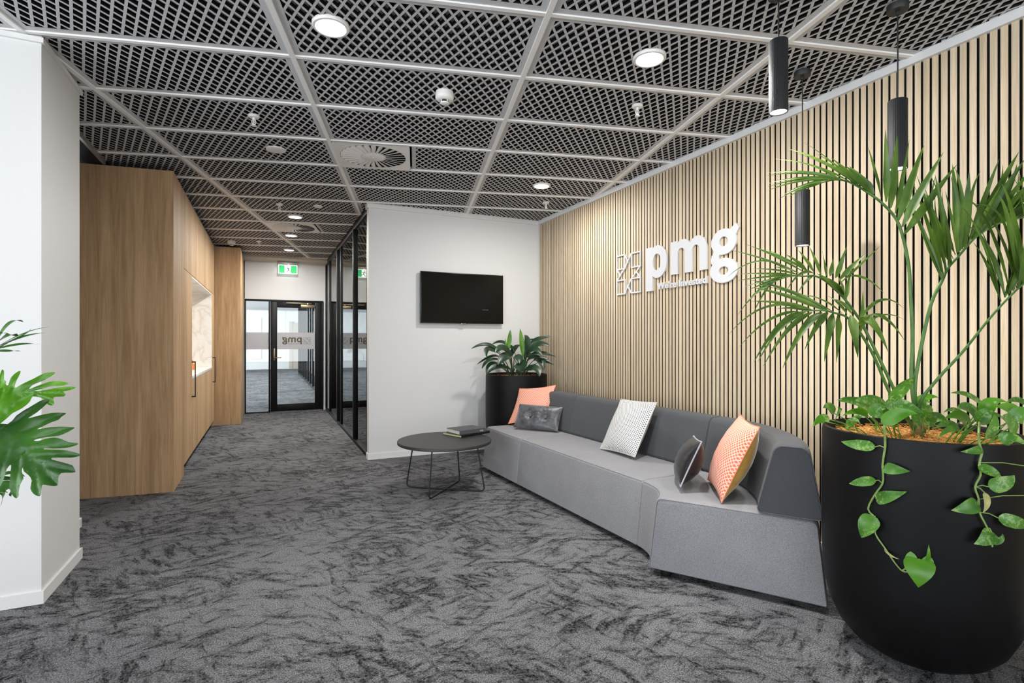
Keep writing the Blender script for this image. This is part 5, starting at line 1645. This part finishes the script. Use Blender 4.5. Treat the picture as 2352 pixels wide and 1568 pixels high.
def mulch(parent, c, R, z, n_f, seed):
    rnd = random.Random(seed)
    bm = BM()
    n, m = 56, 12
    rings = []
    for j in range(m + 1):
        r = R * j / m
        rings.append([bm.verts.new((c[0] + r * math.cos(2 * PI * i / n), c[1] + r * math.sin(2 * PI * i / n), z + (rnd.uniform(-.006, .009) if 0 < j < m else 0) + .015 * (1 - (j / m) ** 2))) for i in range(n if j else 1)])
    for j in range(m):
        for i in range(n):
            a, d = rings[j], rings[j + 1]
            if j == 0:
                bm.faces.new((a[0], d[i], d[(i + 1) % n]))
            else:
                bm.faces.new((a[i], d[i], d[(i + 1) % n], a[(i + 1) % n]))
    for _ in range(n_f):
        r, a = R * .96 * math.sqrt(rnd.random()), rnd.uniform(0, 2 * PI)
        p = Vector((c[0] + r * math.cos(a), c[1] + r * math.sin(a), z + .012 + .012 * (1 - (r / R) ** 2)))
        d = rnd.uniform(0, 2 * PI)
        L = rnd.uniform(.02, .05)
        dv = Vector((math.cos(d), math.sin(d), rnd.uniform(-.05, .45))) * L
        q = p + dv
        if math.hypot(q.x - c[0], q.y - c[1]) > R * .98:
            continue
        tube(bm, [p, p + dv * .5 + Vector((0, 0, .004)), q], .0009, 4)
    return obj('mulch', bm, M['coir'], parent, True)


# ---- big planter with the palm and pothos
PCX, PCY, PR = -.630, -4.615, .352
t = thing('potted_palm', 'tall black planter with a palm and trailing pothos at the right', 'potted plant', (PCX, PCY, 0))
b = BM(); lathe(b, POTPROF(PR), 96, (PCX, PCY))
obj('planter', b, M['pot'], t, True, angle=50)
mulch(t, (PCX, PCY), PR * .928, .885, 420, 5)
b = BM()
for k in range(5):
    a = k * 1.26
    tube(b, smoothpath([(PCX + .02 * math.cos(a), PCY + .02 * math.sin(a), .87), (PCX + .015 * math.cos(a), PCY + .015 * math.sin(a), .93), (PCX + .004 * math.cos(a), PCY + .004 * math.sin(a), 1.0)], 3), .017, 8, .004)
obj('palm_base', b, M['palmtrunk'], t, True)
for path_, leaves, r in PALM:
    path_ = [tuple(PM and Vector((PCX + .01, PCY, .89)))] + path_[1:]
    b = BM(); tube(b, smoothpath(path_, 4), r, 8, .0022)
    st = obj('palm_frond', b, M['palmstalk'], t, True, angle=80)
    b = BM()
    for L in leaves:
        blade(b, L[0:3], L[3:6], L[6:9], L[9] * .92, prof_strap, facing(.4, .35), .3, 10)
    obj('leaflets', b, M['palm'], st, True, angle=80, flip=False)


po = bpy.data.objects.new('pothos', None)
COL.objects.link(po)
po.parent = t
PM[po.name] = PM[t.name]
for i, L in enumerate(POTHOS):
    p = Vector(L[0:3])
    d = Vector((PCX - p.x, PCY - p.y, 0))
    g = Vector((p.x, p.y, 0)) + d * .35
    rr = math.hypot(g.x - PCX, g.y - PCY)
    if rr > PR * .85:
        g = Vector((PCX, PCY, 0)) + (g - Vector((PCX, PCY, 0))) * (PR * .85 / rr)
    g.z = .885
    b = BM()
    tube(b, smoothpath([g, (p + g) / 2 + Vector((0, 0, .012)), p], 4), .0026, 6, .0018)
    blade(b, L[0:3], L[3:6], L[6:9], L[9] * 1.35, prof_heart, facing(.3, .4), .18, 12)
    obj('leaf', b, M['pothosg'] if i % 4 == 3 else M['pothos'], po, True, angle=80, flip=False)
for vi, (vine, leaves) in enumerate(VINES):
    b = BM(); tube(b, smoothpath(vine, 3), .0042, 8, .0026)
    for L in leaves:
        q = Vector(L[0:3])
        j = min(range(len(vine)), key=lambda k: (Vector(vine[k]) - q).length)
        j = max(0, j if Vector(vine[j]).z > q.z - .02 else j - 1)
        tube(b, [vine[j], tuple((Vector(vine[j]) + q) / 2 + Vector((0, 0, .006))), tuple(q)], .002, 6)
    vo = obj('pothos_vine', b, M['pothosstem'], t, True)
    for i, L in enumerate(leaves):
        m = M['pothos']
        if vi == 0 and i in (5, 6):
            m = M['pothosg']
        if (vi == 0 and i == 7) or (vi == 1 and i == 3):
            m = M['wilt']
        q = Vector(L[0:3])
        nrm = Vector((q.x - PCX, q.y - PCY, 0)).normalized()
        f = (nrm * .9 + Vector((0, 0, .35)) + Vector((random.uniform(-.2, .2), random.uniform(-.2, .2), 0))).normalized()
        b = BM()
        heart = vi == 0 and i == 5                  # the last leaf is a full heart with two round lobes at the stalk
        blade(b, L[0:3], L[3:6], L[6:9], L[9] * (.98 if heart else 1.05), prof_wide if heart else prof_heart, f, .10 if heart else .15, 14)
        if heart:
            for sg in (-1, 1):
                bb, tt = Vector(L[0:3]), Vector(L[6:9])
                ax = (tt - bb).normalized()
                sd_ = ax.cross(f).normalized()
                s0 = bb + ax * .035 + sd_ * sg * .020 - f * .001
                s1 = bb - ax * .019 + sd_ * sg * .027 - f * .002
                blade(b, s0, (s0 + s1) / 2, s1, .044, prof_lobe, f, .02, 8)
        obj('leaf', b, m, vo, True, angle=80, flip=False)

# ---- planter in the corner
LCX, LCY, LR = -.522, -.432, .355
t = thing('potted_plant', 'tall black planter of dark broad leaves in the corner behind the sofa', 'potted plant', (LCX, LCY, 0))
b = BM(); lathe(b, POTPROF(LR), 80, (LCX, LCY))
obj('planter', b, M['pot'], t, True, angle=50)
mulch(t, (LCX, LCY), LR * .928, .885, 160, 9)
for L in LILY:
    p = Vector(L[0:3])
    a = random.uniform(0, 6.28)
    # stalks rise from two clumps
    g = Vector((LCX + (.07 if p.x - LCX > -.03 else -.07) * .95 + .02 * math.cos(a), LCY - .03 + .02 * math.sin(a), .885))
    b = BM()
    tube(b, smoothpath([g, g + (p - g) * .5 + Vector((0, 0, .02)), p], 4), .006, 6, .0035)
    br = L[10]
    if br:
        blade(b, L[0:3], L[3:6], L[6:9], L[9] * 1.15, prof_oval, (TO_CAM + Vector((.25, .1, 0))).normalized(), .4, 12)
    else:
        blade(b, L[0:3], L[3:6], L[6:9], L[9] * 1.5, prof_oval, facing(.35, .6), .22, 12)
    obj('leaf', b, M['lilyb'] if br else M['lily'], t, True, angle=80, flip=False)

# ---- philodendron at the left, its pot just outside the picture
hub = Vector((-4.26, -4.12, .42))
t = thing('philodendron', 'large lobed green philodendron leaves at the left edge', 'potted plant', (hub.x, hub.y, 0))
b = BM(); lathe(b, [(0, 0), (.15, 0), (.17, .02), (.20, .36), (.205, .40), (.19, .40), (.185, .34), (0, .33)], 48, (hub.x, hub.y))
obj('plant_pot', b, M['pot'], t, True)
mulch(t, (hub.x, hub.y), .18, .345, 20, 2)
b = BM(); tube(b, smoothpath([(hub.x, hub.y, .33), (hub.x + .03, hub.y, .55), (hub.x + .02, hub.y + .02, .8)], 4), .024, 10, .016)
obj('trunk', b, M['palmtrunk'], t, True)
for mid, lobes, r, backlit in PHILO:
    root = Vector((hub.x + .02, hub.y + .02, min(.78, mid[0][2])))
    m0 = Vector(mid[0])
    b = BM(); tube(b, smoothpath([root, root + (m0 - root) * .5 + Vector((0, 0, .06))] + [Vector(q) for q in mid], 4), r, 8, .0012)
    lf = obj('leaf', b, M['palmstalk'], t, True, angle=80)
    b = BM()
    f0 = (TO_CAM * .7 + Vector((-.1, 0, .7))).normalized()
    for L in lobes:
        f = (f0 + Vector((random.uniform(-.12, .12), random.uniform(-.12, .12), random.uniform(-.12, .12)))).normalized()
        blade(b, L[0:3], L[3:6], L[6:9], L[9], prof_lobe, f, .16, 12)
    obj('leaf_blade', b, M['philob'] if backlit else M['philo'], lf, True, angle=80, flip=False)

for ol, mid, veins, backlit in PHILO_LEAVES:
    m0 = Vector(mid[0])
    root = Vector((hub.x + .02, hub.y + .02, min(.78, m0.z)))
    b = BM(); tube(b, smoothpath([root, root + (m0 - root) * .5 + Vector((0, 0, .06)), m0, (m0 + Vector(mid[1])) / 2], 5), .006, 8, .003)
    lf = obj('leaf', b, M['palmstalk'], t, True, angle=80)
    P = [Vector(q) for q in ol]
    N = len(P)
    cl = []
    for i in range(N):
        p0, p1, p2, p3 = P[i - 1], P[i], P[(i + 1) % N], P[(i + 2) % N]
        for k in (0, .5):
            cl.append(.5 * ((2 * p1) + (p2 - p0) * k + (2 * p0 - 5 * p1 + 4 * p2 - p3) * k * k + (3 * p1 - p0 - 3 * p2 + p3) * k ** 3))
    b = BM()
    vs = [b.verts.new(q) for q in cl]
    es = [b.edges.new((vs[i], vs[(i + 1) % len(vs)])) for i in range(len(vs))]
    bmesh.ops.triangle_fill(b, use_beauty=True, use_dissolve=False, edges=es)
    for _ in range(3):
        long_ = [e for e in b.edges if e.calc_length() > .007]
        if long_:
            bmesh.ops.subdivide_edges(b, edges=long_, cuts=1)
            bmesh.ops.triangulate(b, faces=[f for f in b.faces if len(f.verts) > 3])
            bmesh.ops.beautify_fill(b, faces=list(b.faces), edges=list(b.edges))
    nrm = Vector((0, 0, 0))
    for f_ in b.faces:
        f_.normal_update()
        nrm += f_.normal * f_.calc_area() * (1 if f_.normal.dot(TO_CAM) > 0 else -1)
    nrm.normalize()
    segs = [(Vector(p), Vector(q)) for p, q in veins] + [(Vector(p), Vector(q)) for p, q in zip(mid, mid[1:])]

    def dseg(v, p, q):
        d = q - p
        k = max(0, min(1, (v - p).dot(d) / d.dot(d)))
        return (v - p - d * k).length
    mids = segs[len(veins):]
    for v in b.verts:
        dv = min(dseg(v.co, p, q) for p, q in segs)
        dm_ = min(dseg(v.co, p, q) for p, q in mids)
        v.co += nrm * (.008 * (1 - math.exp(-dv / .010)) - .30 * dm_ ** 1.5 + .002 * math.sin(v.co.z * 70 + v.co.x * 50))
    obj('leaf_blade', b, M['philob'] if backlit else M['philo'], lf, True, angle=180)

# ---- chair glimpsed through the side pane
t = thing('office_chair', 'black chair partly seen through the side pane of glass door', 'chair', (-4.25, 6.3, 0), rotz=.6)
b = BM(); rbox(b, -.23, .23, -.22, .22, .44, .50, .02)
obj('seat', b, M['black'], t)
b = BM(); rbox(b, -.22, .22, .20, .24, .52, .95, .015)
obj('backrest', b, M['black'], t)
for sx in (-.2, .2):
    for sy in (-.19, .2):
        b = BM(); tube(b, [(sx * 1.15, sy * 1.15, .012), (sx, sy, .45)], .012, 8)
        obj('leg', b, M['black'], t)
